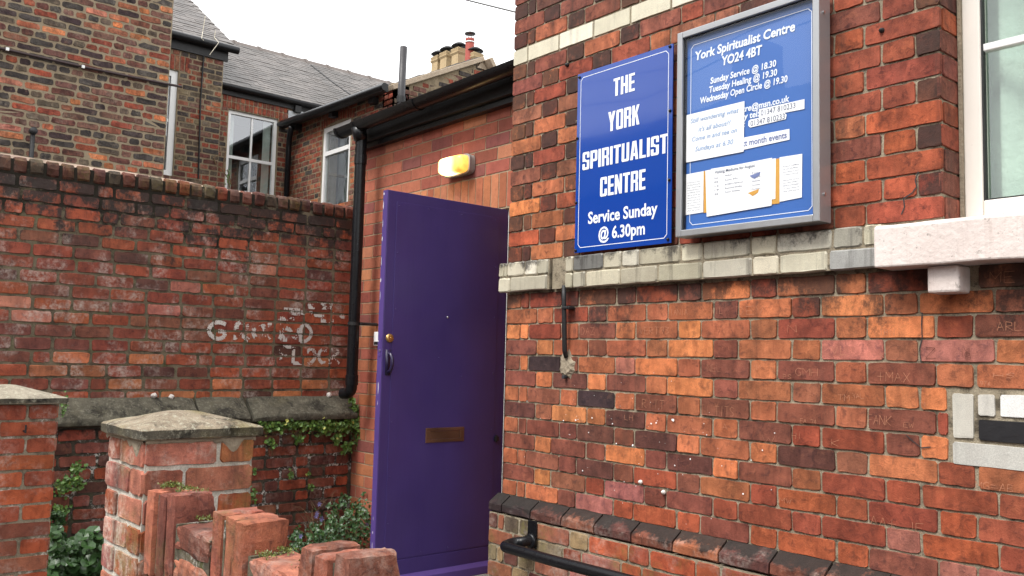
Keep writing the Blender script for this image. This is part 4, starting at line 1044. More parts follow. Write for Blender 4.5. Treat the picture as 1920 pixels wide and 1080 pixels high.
# ================================================================== garden wall (wall C at x = -5.68)
XC = -5.68
gw = thing('garden_wall', 'tall old red brick garden wall with sooty rounded coping and faded white painted lettering', 'wall', (-5.75, 1.7, 0))
fnC = lambda u, d, z: Vector((XC - .005 - d, u, z))
slab_holes('wall_core', M_mC, gw, fnC, -1.5, 3.295, Z(-.40), Z(1.02), .22, [])
slab_holes('lower_core', M_mCl, gw, lambda u, d, z: Vector((-5.62 - .006 - d, u, z)), -1.5, 3.294, 0, Z(-.402), .28, [])
pc = Pieces(gw)
SC = dict(rough=.0030, rad=.008, cham=.0038, n=5, depth=.014)
pitc = .0784; RC = math.pi / 2
ztop = Z(1.005)
def ccol(z, y):
    if z < Z(.1): return pick([('R', 4), ('r', 4), ('B', 2.5), ('O', 1.2), ('o', 1), ('D', .4)])
    return pick([('R', 5), ('r', 4), ('B', 2), ('m', .8), ('D', .3), ('P', .4)])
rowsC = []
r = 0; z = ztop
brickrects = []
while z > Z(-.30):
    hgt = min(pitc, z - Z(-.31)); zc = z - hgt / 2
    y = 3.29; 
    sp_ = (.5 if r % 2 else 0) * .225
    y -= .06 + sp_ if r % 2 else .175
    ys = [3.285, y]
    while y > -1.2:
        w = .105 if R() < .10 else .213 + U(-.006, .012)
        y -= w + .0; ys.append(y)
    for a, b in zip(ys[1:], ys):
        if b - a < .03: continue
        g_ = .0095 + U(-.002, .005); hh = hgt - .0095 + U(-.003, .002)
        if hh < .02: continue
        f_ = .9; c = [k * f_ for k in ccol(z, a)]
        pc.brick('brick', Vector((XC, (a + b) / 2, zc)), RC, b - a - g_, hh, vary(c, .16), M_brC, SC, tilt=.014, proud=.003)
        brickrects.append((a + g_ / 2, b - g_ / 2, zc - hh / 2, zc + hh / 2))
    z -= pitc; r += 1
# lower wall, below the stone ledge
z = Z(-.47); r = 0
while z > .02:
    y = 3.275 + (0 if r % 2 else -.0); first = True
    while y > -1.2:
        w = (.11 if R() < .28 else .215 + U(-.006, .008)) if not first else (.11 if r % 2 else .2)
        first = False
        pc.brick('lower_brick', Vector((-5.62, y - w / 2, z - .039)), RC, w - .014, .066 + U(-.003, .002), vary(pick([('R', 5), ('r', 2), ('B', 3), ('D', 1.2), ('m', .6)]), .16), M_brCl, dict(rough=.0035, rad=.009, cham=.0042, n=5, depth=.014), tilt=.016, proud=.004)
        y -= w
    z -= .0775; r += 1
# coping of bricks set on edge, with rounded noses
def cop_mesh():
    w = .066 + U(-.004, .005); h = .098; m = MB(); segs = 4
    prof = [(.22, 0), (.22, h), (.03, h - .002), (.008, h - .010), (-.004, h - .028), (-.008, h * .5), (-.004, .012), (.006, .001)]
    k = len(prof)
    for i, t in enumerate((-1, -.9, 0, .9, 1)):
        ins = .006 if abs(t) == 1 else 0
        for (y, z) in prof: m.v.append((t * w / 2 + U(-.0022, .0022), y + ins * (1 if y < .1 else 0) + U(-.003, .003), z - ins * (1 if z > .05 else -1) + U(-.0025, .0025)))
    for i in range(4):
        for j in range(k): a = i * k + j; b2 = i * k + (j + 1) % k; m.f.append((a, a + k, b2 + k, b2))
    m.f.append(tuple(range(k))); m.f.append(tuple(4 * k + j for j in range(k)))
    return m.mesh('coping_brick', M_cop)
cm = [cop_mesh() for _ in range(9)]
y = 3.27
while y > -1.2:
    M = Matrix.Translation((XC + .004 + U(-.006, .006), y - .04, Z(1.012) + U(-.003, .004))) @ Matrix.Rotation(RC, 4, 'Z') @ Euler((U(-.03, .03), U(-.05, .05), U(-.05, .05))).to_matrix().to_4x4()
    pc.add('coping_brick', random.choice(cm), M, vary([k_ * .72 for k_ in pick([('g', 1.6), ('D', 4), ('B', 3), ('R', .8), ('u', 1.5)])], .2), .07); y -= .0865 + U(-.003, .004)
pc.finish(299)
m = MB(); m.box((XC - .215, -1.3, Z(1.0)), (XC - .004, 3.28, Z(1.088))).obj('coping_bed', M_mC, gw)
# pale slab edge on top at the far left and mortar strip
m = MB()
ny = 60
for i in range(ny + 1):
    y = -1.2 + 4.46 * i / ny; zt2 = Z(1.109) + U(-.002, .003)
    m.v += [(XC - .045, y, zt2 - .012), (XC - .050 - U(0, .01), y, zt2 + (.010 if y < 2.1 else -.002)), (XC - .2, y, zt2 + .006), (XC - .2, y, zt2 - .03)]
for i in range(ny):
    for j in range(3): a = i * 4 + j; m.f.append((a, a + 4, a + 5, a + 1))
m.obj('mortar_capping', plain('pale_pink_mortar', (.50, .38, .30), .95, bump=.006, dirt=.3), gw)
# weathered stone ledge in lengths
def ledge_stone(y0, y1, dip=0):
    m = MB(); n = max(3, int((y1 - y0) / .07)); pr = [(-5.70, -.285), (-5.672, -.296), (-5.535, -.405), (-5.528, -.425), (-5.535, -.448), (-5.62, -.465), (-5.70, -.465)]; k = len(pr)
    for i in range(n + 1):
        y = y0 + (y1 - y0) * i / n; e = .012 if i in (0, n) else 0
        for j, (x, z) in enumerate(pr): m.v.append((x - (e if 0 < j < 5 else 0) + U(-.002, .002), y, Z(z) - (e * .6 if 0 < j < 4 else 0) + U(-.0025, .0025)))
    for i in range(n):
        for j in range(k): a = i * k + j; b2 = i * k + (j + 1) % k; m.f.append((a, a + k, b2 + k, b2))
    m.f.append(tuple(range(k))); m.f.append(tuple(n * k + j for j in range(k)))
    return m.obj('ledge_stone', M_ledge, gw, True, bevel=0)
for (a, b) in ((-.62, .3), (.31, 1.12), (1.30, 2.135), (2.15, 2.475), (2.50, 3.285)): smooth_by_angle(ledge_stone(a, b), 35)
MB().box((-5.69, 1.12, Z(-.45)), (-5.60, 1.30, Z(-.33))).obj('ledge_rubble', M_mCl, gw)
# white faded lettering, painted on the brick faces only
m = MB()
def paint_strokes(word, y0, y1, z0, z1, lw, keep, slope=0):
    for pl in strokes(word, y1 - y0, z1 - z0, .28):
        for _ in range(2 if len(pl) > 3 else 0):
            q_ = [pl[0]]
            for u, v in zip(pl, pl[1:]): q_ += [(u[0] * .75 + v[0] * .25, u[1] * .75 + v[1] * .25), (u[0] * .25 + v[0] * .75, u[1] * .25 + v[1] * .75)]
            pl = q_ + [pl[-1]]
        for (p, q) in zip(pl, pl[1:]):
            L = math.hypot(q[0] - p[0], q[1] - p[1]) + 1e-9; n = max(1, int(L / .003))
            for i in range(n):
                for s in range(-5, 6):
                    t = (i + .5) / n; d = ((q[0] - p[0]) / L, (q[1] - p[1]) / L)
                    yy = y0 + p[0] + (q[0] - p[0]) * t - d[1] * s * lw / 10 + U(-.0008, .0008); zz_ = z0 + p[1] + (q[1] - p[1]) * t + d[0] * s * lw / 10 + U(-.0008, .0008)
                    cells.add((round(yy / .0034), round(zz_ / .0034), keep))
cells = set()
paint_strokes("G", 2.210, 2.328, Z(.085), Z(.205), .023, .95)
paint_strokes("ROUN", 2.40, 2.85, Z(.085), Z(.212), .026, .42)
paint_strokes("D", 2.875, 2.965, Z(.09), Z(.215), .021, .95)
paint_strokes("FLOOR", 2.73, 3.19, Z(-.062), Z(.050), .020, .45)
for (a_, b2_, c_2, d_2) in ((2.70, 2.82, .235, .262), (2.74, 2.86, .275, .325), (2.87, 2.96, .28, .31), (2.88, 2.99, .325, .36), (2.99, 3.12, .33, .375), (3.03, 3.10, .235, .265), (3.11, 3.13, .24, .31), (3.15, 3.22, .27, .30), (2.97, 3.05, .27, .29)):
    yy = a_
    while yy < b2_:
        zz_ = Z(c_2)
        while zz_ < Z(d_2): cells.add((round(yy / .0034), round(zz_ / .0034), .46)); zz_ += .0034
        yy += .0034
from mathutils import noise as mnoise
seen = set()
for (iy, iz, keep) in cells:
    if (iy, iz) in seen: continue
    y, z = iy * .0034, iz * .0034
    if not any(a + .002 < y < b - .002 and c + .002 < z < d - .002 for (a, b, c, d) in brickrects): 
        if R() > .28: continue
    nv = .5 + .5 * mnoise.noise(Vector((y * 16, z * 16, 3.))) + .18 * mnoise.noise(Vector((y * 90, z * 90, 7.)))
    if nv > keep + (.12 if keep > .9 else .06): continue
    seen.add((iy, iz)); x = XC + .0052
    m.poly([(x + U(0, .0004), y - .0018, z - .0018), (x, y + .0018, z - .0018), (x, y + .0018, z + .0018), (x, y - .0018, z + .0018)])
stuff(m.obj('painted_lettering', M_paint, gw))
# white lime runs and daubs
for (px_, py2, r) in ((618, 741, .020), (322, 745, .02), (290, 742, .018)):
    p = onX(px_, py2, XC + .012); m = MB(); m.tube([p + Vector((-.012, 0, 0)), p, p + Vector((.008, .003, -.002))], [r, r * .85, r * .4], 9)
    for i, v in enumerate(m.v): m.v[i] = (v[0] + U(-.003, .003), v[1] + U(-.004, .004), v[2] + U(-.004, .004))
    m.obj('lime_daub', M_paint, gw)

# ================================================================== gate piers
def pier(nm, label, cx, cy, lx, ly, ztop_, rot, mats, capm, cap, rise, seed, colw, oh=.03, grp='stone-capped brick gate piers'):
    random.seed(seed)
    t = thing(nm, label, 'gate pier', (cx, cy, 0), grp)
    Rz = Matrix.Translation((cx, cy, 0)) @ Matrix.Rotation(rot, 4, 'Z')
    mb_, mm_ = mats
    m = MB().box((-lx / 2 + .005, -ly / 2 + .005, 0), (lx / 2 - .005, ly / 2 - .005, ztop_)); m.v = [tuple(Rz @ Vector(v)) for v in m.v]; m.obj('pier_core', mm_, t)
    P_ = Pieces(t); z = ztop_; r = 0; ph_ = .0775
    st = dict(rough=.0025, rad=.007, cham=.0035, n=4, depth=.014)
    while z > .03:
        for (ang, L, D_) in ((0, lx, ly), (math.pi / 2, ly, lx), (math.pi, lx, ly), (-math.pi / 2, ly, lx)):
            seq = ([.66, .34] if (r + (0 if ang in (0, math.pi) else 1)) % 2 else [.36, .64])
            x = -L / 2
            for s in seq:
                w = L * s; loc = Matrix.Rotation(ang, 4, 'Z') @ Vector((x + w / 2, -D_ / 2, z - ph_ / 2))
                P_.brick('brick', Rz @ loc, rot + ang, w - .007, ph_ - .0075, vary(pick(colw)), mb_, st, tilt=.01, proud=.002); x += w
        z -= ph_; r += 1
    P_.finish()
    ox, oy = lx / 2 + oh, ly / 2 + oh
    m = MB(); n = 7
    # rim
    ring = []
    per = [(-1, -1), (1, -1), (1, 1), (-1, 1)]
    def ringpts(sx, sy, z, jit):
        o = []
        for i in range(4):
            a, b = per[i], per[(i + 1) % 4]
            for k in range(n):
                tt = (k + .0) / n; c = .004 if k == 0 else 0
                X_ = (a[0] + (b[0] - a[0]) * tt) * (sx - c); Y_ = (a[1] + (b[1] - a[1]) * tt) * (sy - c); o.append((X_ + U(-jit, jit), Y_ + U(-jit, jit), z + U(-jit, jit)))
        return o
    rings = [ringpts(ox - .02, oy - .02, ztop_ + .0, .001), ringpts(ox - .004, oy - .004, ztop_ + .001, .0015), ringpts(ox, oy, ztop_ + .005, .0018), ringpts(ox, oy, ztop_ + cap - .004, .0018), ringpts(ox - .005, oy - .005, ztop_ + cap, .0018)]
    for f_ in (.8, .6, .4, .2, .08): rings.append(ringpts(ox * f_, oy * f_, ztop_ + cap + rise * (1 - f_) - (.004 if f_ < .1 else 0), .0014))
    for r_ in rings: m.v += [tuple(Rz @ Vector(p)) for p in r_]
    k4 = 4 * n
    for i in range(len(rings) - 1):
        for k in range(k4): a = i * k4 + k; b2 = i * k4 + (k + 1) % k4; m.f.append((a, b2, b2 + k4, a + k4))
    m.f.append(tuple((len(rings) - 1) * k4 + k for k in range(k4))); m.f.append(tuple(range(k4)))
    cs = smooth_by_angle(m.obj('cap_stone', capm, t, True), 9)
    cs.data.materials.append(M_rim)
    for p_ in cs.data.polygons:
        if abs(p_.normal.z) < .5: p_.material_index = 1
    if colw[0][0] == 'P':     # buff render smeared under the cap and soot at the near corner
        for (fn_, L_) in ((lambda u, z, d: Vector((lx / 2 + d, u, z)), ly), (lambda u, z, d: Vector((u, -ly / 2 - d, z)), lx)):
            q = MB(); n_ = 44
            for k in range(n_ + 1):
                u = -L_ / 2 + L_ * k / n_; dp = .010 + .055 * max(0, mathutils.noise.noise(Vector((u * 11, L_ * 9, 1.7))) + .22 + .35 * mathutils.noise.noise(Vector((u * 45, 2, L_))))
                q.v += [tuple(Rz @ fn_(u, ztop_ - .0005, .0045)), tuple(Rz @ fn_(u, ztop_ - dp * .6, .0055)), tuple(Rz @ fn_(u, ztop_ - dp, .002))]
            for k in range(n_):
                a = k * 3; q.f += [(a, a + 3, a + 4, a + 1), (a + 1, a + 4, a + 5, a + 2)]
            q.obj('smeared_render', M_grout, t)
    return t
pier('gate_pier', 'nearer gate pier of lime-whitened brick with lichened cap stone, ending the low wall', -2.598, .950, .292, .318, Z(-.242), math.radians(2.2), (M_brP, M_mP), M_cap, .031, .045, 5, [('P', 6), ('o', 2), ('R', 2), ('r', 2), ('Q', 2), ('m', 1)], oh=.021)
pier('gate_pier', 'farther gate pier of plain red brick with pale cap stone, at the left edge', -4.77, .895, .36, .385, Z(-.262), 0, (brick_mat('plain_pier_brick', mott=.35, blotch=.5, white=.35, bump=.005), mortar_mat('pier_mortar', (.2, .16, .11), (.3, .26, .19), .55, white=.6)), M_cap2, .03, .062, 8, [('R', 3), ('r', 4), ('B', 1.5), ('m', 1)], oh=.035)
p = onX(45, 806, -4.585)
hk = MB().cyl((-4.60, p.y, p.z - .005), (-4.55, p.y, p.z - .005), .004, 8).cyl((-4.552, p.y, p.z - .012), (-4.552, p.y, p.z + .025), .004, 8).obj('hinge_pin', M_blackm, bpy.data.objects['gate_pier.001'])
# low wall with castellated bricks on end
random.seed(21)
lw_ = thing('castellated_wall', 'low front wall of red brick, threes of bricks on end rising above flat bricks between', 'wall', (-1.6, .86, 0))
y0w, y1w = .795, .905
MB().box((-2.425, y0w + .006, 0), (-.2, y1w - .006, Z(-.60))).obj('wall_core', M_mW, lw_)
pw = Pieces(lw_)
def block(w, d, h, j=.003, ch=.006, nx=3):
    """a whole brick, worn edges: local origin at the bottom centre"""
    m = MB(); bm = bmesh.new(); bmesh.ops.create_cube(bm, size=1)
    bmesh.ops.scale(bm, vec=(w, d, h), verts=bm.verts)
    bmesh.ops.subdivide_edges(bm, edges=list(bm.edges), cuts=4, use_grid_fill=True)
    sd_ = U(0, 99)
    for v in bm.verts:       # arrises worn and chipped, faces nearly true
        ex = [abs(abs(v.co[i]) - (w, d, h)[i] / 2) < 1e-4 for i in range(3)]
        nn_ = mathutils.noise.noise(v.co * 38 + Vector((sd_, 0, 0)))
        if sum(ex) >= 2:
            k_ = ch * (.35 + 1.5 * max(0, nn_ + .25)) + (.007 * U(0, 1) if R() < .16 else 0)
            for i in range(3):
                if ex[i]: v.co[i] -= math.copysign(k_ * (1.25 if sum(ex) == 3 else 1), v.co[i])
        v.co += Vector((U(-j, j), U(-j, j), U(-j, j))) * .45
    bmesh.ops.translate(bm, vec=(0, 0, h / 2), verts=bm.verts)
    me = bpy.data.meshes.new('brick'); bm.to_mesh(me); bm.free(); me.materials.append(M_brW); return me
sol = [block(.0575, .108, .215, .0022, .0040) for _ in range(9)]
stc = [block(.212, .106, .065, .0025, .0045) for _ in range(6)]
x = -2.398
PAL['w1'] = (.29, .088, .050); PAL['w2'] = (.38, .135, .080); PAL['w3'] = (.20, .065, .042)
WC = [('w1', 3), ('w2', 2), ('w3', 2), ('B', .5)]
gi = 0
while x < -.3:
    for k in range(3):
        jz = (-.002, -.004, .004)[k]
        rz_ = U(-.02, .02)
        M = Matrix.Translation((x + .031, (y0w + y1w) / 2 + U(-.006, .006), Z(-.572) + U(-.006, .004) + jz)) @ Euler((U(-.012, .012), U(-.02, .02), rz_)).to_matrix().to_4x4()
        pw.add('soldier_brick', random.choice(sol), M, vary(pick(WC)), .1); x += .0665
    gx_ = x + .112
    for q in range(2):
        M = Matrix.Translation((gx_, (y0w + y1w) / 2, Z(-.485) - q * .078 + U(-.002, .002))) @ Euler((U(-.01, .01), U(-.01, .01), U(-.01, .01))).to_matrix().to_4x4()
        pw.add('brick', random.choice(stc), M, vary(pick(WC)), .2)
    x += .2245; gi += 1
for r in range(12):
    zc = Z(-.60) - .0775 * (r + .5); x = -2.42 + (.11 if r % 2 else 0)
    while x < -.2:
        pw.brick('brick', Vector((x + .11, y0w, zc)), 0, .212, .068, vary(pick(WC)), M_brW, dict(rough=.0025, rad=.006, cham=.005, n=4, depth=.014)); 
        pw.brick('brick', Vector((x + .11, y1w, zc)), math.pi, .212, .068, vary(pick(WC)), M_brW, dict(rough=.0025, rad=.006, cham=.005, n=4, depth=.014)); x += .222
pw.finish()
m = MB(); x = -2.398
while x < -.3:
    for k in range(2): m.box((x + .0595 + k * .0665, y0w + .010, Z(-.57)), (x + .0690 + k * .0665, y1w - .010, Z(-.372)))
    m.box((x + .193, y0w + .010, Z(-.57)), (x + .204, y1w - .010, Z(-.425))).box((x + .204, y0w + .008, Z(-.57)), (x + .416, y1w - .008, Z(-.425) - .004)); x += .1995 + .2245
m.obj('joint_mortar', M_mW, lw_)
# moss cushions on the ledges
M_moss = leafmat('bright_moss', (.045, .06, .010), (.12, .15, .02))
m = MB()
for (X0, X1, Yc, Zc, n_) in ((-2.20, -1.99, .88, Z(-.418), 260), (-1.77, -1.57, .86, Z(-.418), 420), (-2.39, -2.33, .85, Z(-.357), 200), (-2.30, -2.24, .85, Z(-.357), 120)):
    cl = [(U(X0, X1), Yc + U(-.045, .035), U(.006, .016)) for _ in range(6)]
    for _ in range(n_ * 3):
        c = random.choice(cl); x, y = random.gauss(c[0], c[2]), random.gauss(c[1], c[2] * .7); z = Zc + U(0, c[2] * .6); s = U(.0011, .0024); a = U(0, 6.28)
        if not (y0w < y < y1w): continue
        m.poly([(x + s * math.cos(a), y + s * math.sin(a), z), (x + s * math.cos(a + 2.1), y + s * math.sin(a + 2.1), z + U(-.002, .003)), (x + s * math.cos(a + 4.2), y + s * math.sin(a + 4.2), z + U(0, .006))])
stuff(m.obj('moss', M_moss, lw_))

# ================================================================== plants
def leaf(m, P, nrm, size, kind='ivy'):
    nrm = nrm.normalized(); a = nrm.orthogonal().normalized(); a = Matrix.Rotation(U(0, 6.28), 3, nrm) @ a; b = nrm.cross(a)
    if kind == 'ivy': sh = [(0, -.5), (.42, -.35), (.5, .1), (.2, .25), (0, .62), (-.2, .25), (-.5, .1), (-.42, -.35)]
    elif kind == 'round': sh = [(math.cos(t) * .5, math.sin(t) * .5) for t in [-1.3 + 5.75 * k / 8 for k in range(9)]] + [(0.03, -.1)]
    else: sh = [(0, -.6), (.16, -.1), (.1, .4), (0, .7), (-.1, .4), (-.16, -.1)]
    i = len(m.v); m.v.append(tuple(P + nrm * size * (-.10)))
    for (u, v) in sh: m.v.append(tuple(P + a * u * size + b * v * size + nrm * size * U(-.05, .1)))
    n = len(sh)
    for k in range(n): m.f.append((i, i + 1 + k, i + 1 + (k + 1) % n))
def ivy(name, label, clumps, base, mats, nrm=Vector((1, 0, .25)), size=(.018, .032), kind='ivy', cat='plant', stems=12):
    t = thing(name, label, cat, base, None)
    m = MB(); my = MB(); st = MB()
    for (c, sx, sy, sz, n) in clumps:
        c = Vector(c)
        for _ in range(n):
            P = c + Vector((abs(random.gauss(0, sx)), random.gauss(0, sy), random.gauss(0, sz)))
            nn = (nrm + Vector((U(-.6, .6), U(-.7, .7), U(-.4, .8)))); leaf(my if R() < .03 else m, P, nn, U(*size), kind)
        for _ in range(stems):
            p0 = c + Vector((.002, random.gauss(0, sy), random.gauss(0, sz))); p1 = p0 + Vector((U(0, .02), U(-.06, .06), U(-.08, .04)))
            st.tube([p0, (p0 + p1) / 2 + Vector((U(0, .01), U(-.01, .01), U(-.01, .01))), p1], .0011, 4)
    stuff(m.obj('leaves', mats[0], t)); 
    if my.v: stuff(my.obj('yellow_leaves', M_yel, t))
    stuff(st.obj('stems', M_stem, t)); return t
random.seed(33)
def cx_(px_, py2, X=-5.58): return tuple(onX(px_, py2, X))
cl = []
for i in range(26):
    t = i / 25; cl.append((cx_(488 + 190 * t, 797 + 4 * math.sin(i * 1.7), -5.575), .02, .026, .016, 30 + int(14 * t)))
for (a, b, n, s) in ((505, 828, 34, .016), (558, 822, 30, .018), (630, 822, 40, .02), (600, 806, 34, .02), (645, 802, 60, .026), (668, 790, 80, .024), (672, 812, 80, .024), (678, 832, 60, .022), (648, 840, 40, .02), (662, 765, 36, .013), (658, 750, 26, .010), (674, 775, 50, .018)):
    cl.append((cx_(a, b, -5.58), .02, s, s, int(n * 1.5)))
cl.append((cx_(511, 840), .003, .003, .003, 2))
ivy('ivy', 'ivy trailing along under the stone ledge and up the corner beside the downpipe', cl, (-5.6, 3.1, Z(-.8)), (M_ivy,), size=(.014, .030))
ivy('ivy', 'small ivy tuft in the brick joint between the two gate piers', [(cx_(141, 885), .01, .02, .03, 50), (cx_(132, 905), .01, .045, .02, 70), (cx_(112, 912), .01, .02, .03, 40), (cx_(112, 955), .01, .02, .018, 30)], (-5.6, 1.55, Z(-1.0)), (M_ivy,), size=(.014, .028), stems=5)
ivy('ivy', 'tiny ivy sprig creeping down beside the end of the stone ledge behind the farther pier', [(cx_(119, 755, -5.55), .005, .008, .03, 22), (cx_(118, 770, -5.55), .005, .006, .02, 14)], (-5.6, 1.3, Z(-.4)), (M_ivy,), size=(.010, .018), stems=2)
ivy('ivy', 'scattered ivy sprigs rooted in the damp lower wall beside the nearer pier', [(cx_(584, 912), .006, .012, .012, 20), (cx_(545, 888), .006, .010, .018, 16), (cx_(475, 930, -5.59), .006, .01, .03, 26), (cx_(477, 884, -5.59), .006, .006, .012, 12), (cx_(578, 888), .006, .008, .008, 10)], (-5.6, 2.9, Z(-1)), (M_ivy,), size=(.012, .024), stems=3)
# broad round-leaved plant between the piers
t = thing('ground_plant', 'dark round-leaved ground plant filling the gap between the two gate piers', 'plant', (-5.2, 1.5, .05))
big = []
for q in range(5):
    mm_ = MB(); leaf(mm_, Vector((0, 0, 0)), Vector((0, 0, 1)), 1., 'round'); big.append(mm_.mesh('leaf', M_ivyd))
cells_ = 0
for _ in range(150):
    px_ = U(92, 200); py2 = U(985, 1085); 
    lim = 1000 + 20 * math.sin(px_ * .07) + (14 if 130 < px_ < 165 else 0)
    if px_ < 112: lim = 965
    if py2 < lim: continue
    P = onX(px_, py2, U(-5.54, -5.15))
    M = Matrix.Translation(P) @ Vector((U(.3, 1.), U(-.9, .4), U(.5, 1.4))).to_track_quat('Z', 'Y').to_matrix().to_4x4() @ Matrix.Rotation(U(0, 6), 4, 'Z') @ Matrix.Diagonal((1, 1, 1, 1)) @ Matrix.Scale(U(.05, .085), 4)
    link('leaf', random.choice(big), t, M)
m = MB()
for _ in range(900):
    P = onX(U(90, 205), U(1010, 1150), U(-5.58, -5.2)); leaf(m, P, Vector((U(0, 1), U(-.8, .5), U(.2, 1))), U(.02, .045), 'ivy')
for _ in range(200):
    P = onX(U(92, 122), U(960, 1020), U(-5.58, -5.5)); leaf(m, P, Vector((U(0, 1), U(-.8, .5), U(.2, 1))), U(.015, .035), 'ivy')
stuff(m.obj('small_leaves', M_ivyd, t))
# tangled flowering plant by the corner
t = thing('flowering_plant', 'tangled bushy plant with small violet flowers growing beside the purple door', 'plant', (-5.3, 2.95, .05))
m = MB(); st = MB(); fl = MB()
for _ in range(1250):
    px_ = U(545, 696); t_ = (px_ - 545) / 150
    top = 1028 - 66 * math.sin(min(1, t_ * 1.25) * 1.5) + 12 * math.sin(px_ * .2)
    py2 = top + abs(random.gauss(0, 42))
    if R() < .07: py2 = top - U(0, 28)
    P = onX(px_, py2, U(-5.58, -5.05)); leaf(m, P, Vector((U(0, 1), U(-1, .6), U(.1, 1.2))), U(.014, .034), 'ivy')
for (a, b, n, s) in ((640, 935, 30, .02), (628, 955, 22, .02), (668, 950, 26, .02), (672, 970, 30, .025), (555, 995, 12, .012), (549, 1012, 10, .012)):
    c = Vector(cx_(a, b, -5.5))
    for _ in range(n): leaf(m, c + Vector((U(0, .03), random.gauss(0, s), random.gauss(0, s * 1.4))), Vector((1, U(-.7, .7), U(-.2, .8))), U(.016, .032), 'ivy')
for _ in range(60):
    p0 = onX(U(570, 690), U(990, 1060), U(-5.5, -5.15)); dx_ = U(-.16, .12); hh = U(.08, .28)
    pts = [p0 + Vector((U(-.02, .02), dx_ * k / 6 * (k / 6), hh * (k / 6) * (1.5 - .5 * k / 6) - .0)) for k in range(7)]
    st.tube(pts, [.0022, .002, .0018, .0016, .0014, .0012, .001], 5)
for (a, b) in ((598, 945), (594, 962), (592, 968), (603, 975), (596, 995), (563, 1005), (688, 982), (560, 1008), (602, 972)):
    c = Vector(cx_(a, b, -5.2))
    for k in range(6):
        tt = k * 1.047 + U(-.2, .2); d = Vector((.3, math.cos(tt), math.sin(tt))).normalized(); e = Vector((1, 0, 0)).cross(d).normalized() * .0045
        fl.poly([c, c + d * .009 + e, c + d * .02, c + d * .009 - e])
stuff(m.obj('leaves', M_ivyd, t)); stuff(st.obj('stems', M_stem, t)); stuff(fl.obj('petals', M_viol, t))

# ================================================================== houses behind
random.seed(50)
def xwall(parent, X, y0, y1, z0, z1, ph, sw, pal, mat, mmat, style, holes=(), gap=.014, thick=.25, extra=None, hdr=.25, limit=299, kind='brick', zig=0, jit=.004):
    """brick wall facing +X"""
    slab_holes('wall_core', mmat, parent, lambda u, d, z: Vector((X - .004 - d, u, z)), y0, y1, 0 if z0 < .01 else z0, z1, thick, list(holes))
    P_ = extra or Pieces(parent); z = z1; r = 0
    while z - ph >= z0:
        zc = z - ph / 2; y = y1; header = (r % 4 == 1)
        if r % 2: 
            a = y - .5 * sw - (.03 if header else 0); lst = [(a, y)]; y = a
        else: lst = []
        while y > y0:
            w = sw * .52 if (header or R() < hdr * .4) else sw * U(.95, 1.05); lst.append((y - w, y)); y -= w
        for (a, b) in lst:
            for (p, q) in cut((max(a, y0), b), holes, zc):
                if q - p < .04: continue
                P_.brick(kind, Vector((X, (p + q) / 2, zc)), RC, q - p - gap + U(-jit, jit), ph - gap + U(-jit, jit) * .6, vary(pick(pal), .2), mat, style, tilt=.015, proud=.003)
        z -= ph; r += 1
    if not extra: P_.finish(limit)
    return P_
PD = [('k', 3.2), ('K', 1.6), ('g', 2), ('u', 2.6), ('D', 1.6), ('R', 1.4), ('o', 1.0), ('O', .5), ('P', .35), ('m', .8)]
th = thing('tall_house', 'tall house gable of mottled dark and orange brick with thick buff mortar, top left', 'building', (-9.9, 1.5, 0))
MD = dict(rough=.005, rad=.012, cham=.004, n=4, depth=.014)
xwall(th, -9.70, .2, 3.19, Z(1.6), Z(4.8), .0765, .232, PD, M_brD, M_mD, MD, gap=.0135, jit=.004)
MB().box((-10.3, -2, 0), (-9.71, .195, Z(4.9))).obj('far_wall', M_mD, th)
MB().prism([(-3, 0), (0, 1.8), (3.3, 0)], (-9.6, .1, Z(4.8)), (-14, .1, Z(4.8))).obj('roof', M_blackm, th)
# cable along the gable with white clips, and a small vent stub
cb = thing('wall_cable', 'thin dark cable sloping across the mottled gable with small white clips', 'cable', (-9.68, 2, Z(2.93)))
a, b = onX(-40, 81, -9.675), onX(341, 163, -9.675); 
pts = [a.lerp(b, k / 6) + Vector((0, 0, -.012 * math.sin(math.pi * k / 6))) for k in range(7)]
MB().tube(pts, .014, 8).obj('cable', plain('brown_cable', (.035, .018, .018), .6), cb, True)
for (x_, y_) in ((14, 92), (156, 125)):
    p = onX(x_, y_, -9.66); MB().box((p.x - .012, p.y - .014, p.z - .016), (p.x + .012, p.y + .014, p.z + .014)).obj('clip', M_white, cb)
sv = thing('vent_stub', 'small black pipe with round top standing against the mottled gable above the garden wall', 'vent pipe', (-9.6, 1.9, Z(1.6)))
p = onX(62, 246, -9.62); MB().tube([(p.x, p.y, Z(1.4)), (p.x, p.y, p.z - .02)], .022, 12).obj('pipe', M_blackm, sv, True)
MB().tube([(p.x - .02, p.y, p.z), (p.x + .03, p.y, p.z)], .037, 18).obj('cap', M_blackm, sv, True)

# narrow-windowed part G (x = -12.05)
XG = -12.05
hg = thing('terraced_house', 'narrow brick house end with tall slim white window and slate roof, beside the mottled gable', 'building', (-12.3, 4.2, 0))
wy0, wy1, wz0, wz1 = 3.30, 4.085, Z(2.395), Z(3.87)
PG = [('k', 2), ('g', 2.6), ('u', 2), ('D', 1.6), ('R', 1.6), ('m', 1.2), ('o', .8), ('G', .7)]
SGs = dict(rough=.0032, rad=.008, cham=.0035, n=3, depth=.012)
gh = [(wy0, wy1, wz0, wz1), (wy0 - .1, wy1 + .11, wz1, wz1 + .225)]
pgg = xwall(hg, XG, 3.0, 4.71, Z(1.7), Z(4.24), .0765, .225, PG, M_brD, M_mG, SGs, holes=[gh[0]] if 0 else gh, gap=.015, extra=Pieces(hg), jit=.004)
y = wy0 - .1
while y < wy1 + .09:
    pgg.brick('arch_brick', Vector((XG, y + .034, wz1 + .112)), RC, .062, .212, vary(pick([('R', 2), ('r', 1), ('m', 1)])), M_brD, SGs); y += .069
pgg.finish(299)
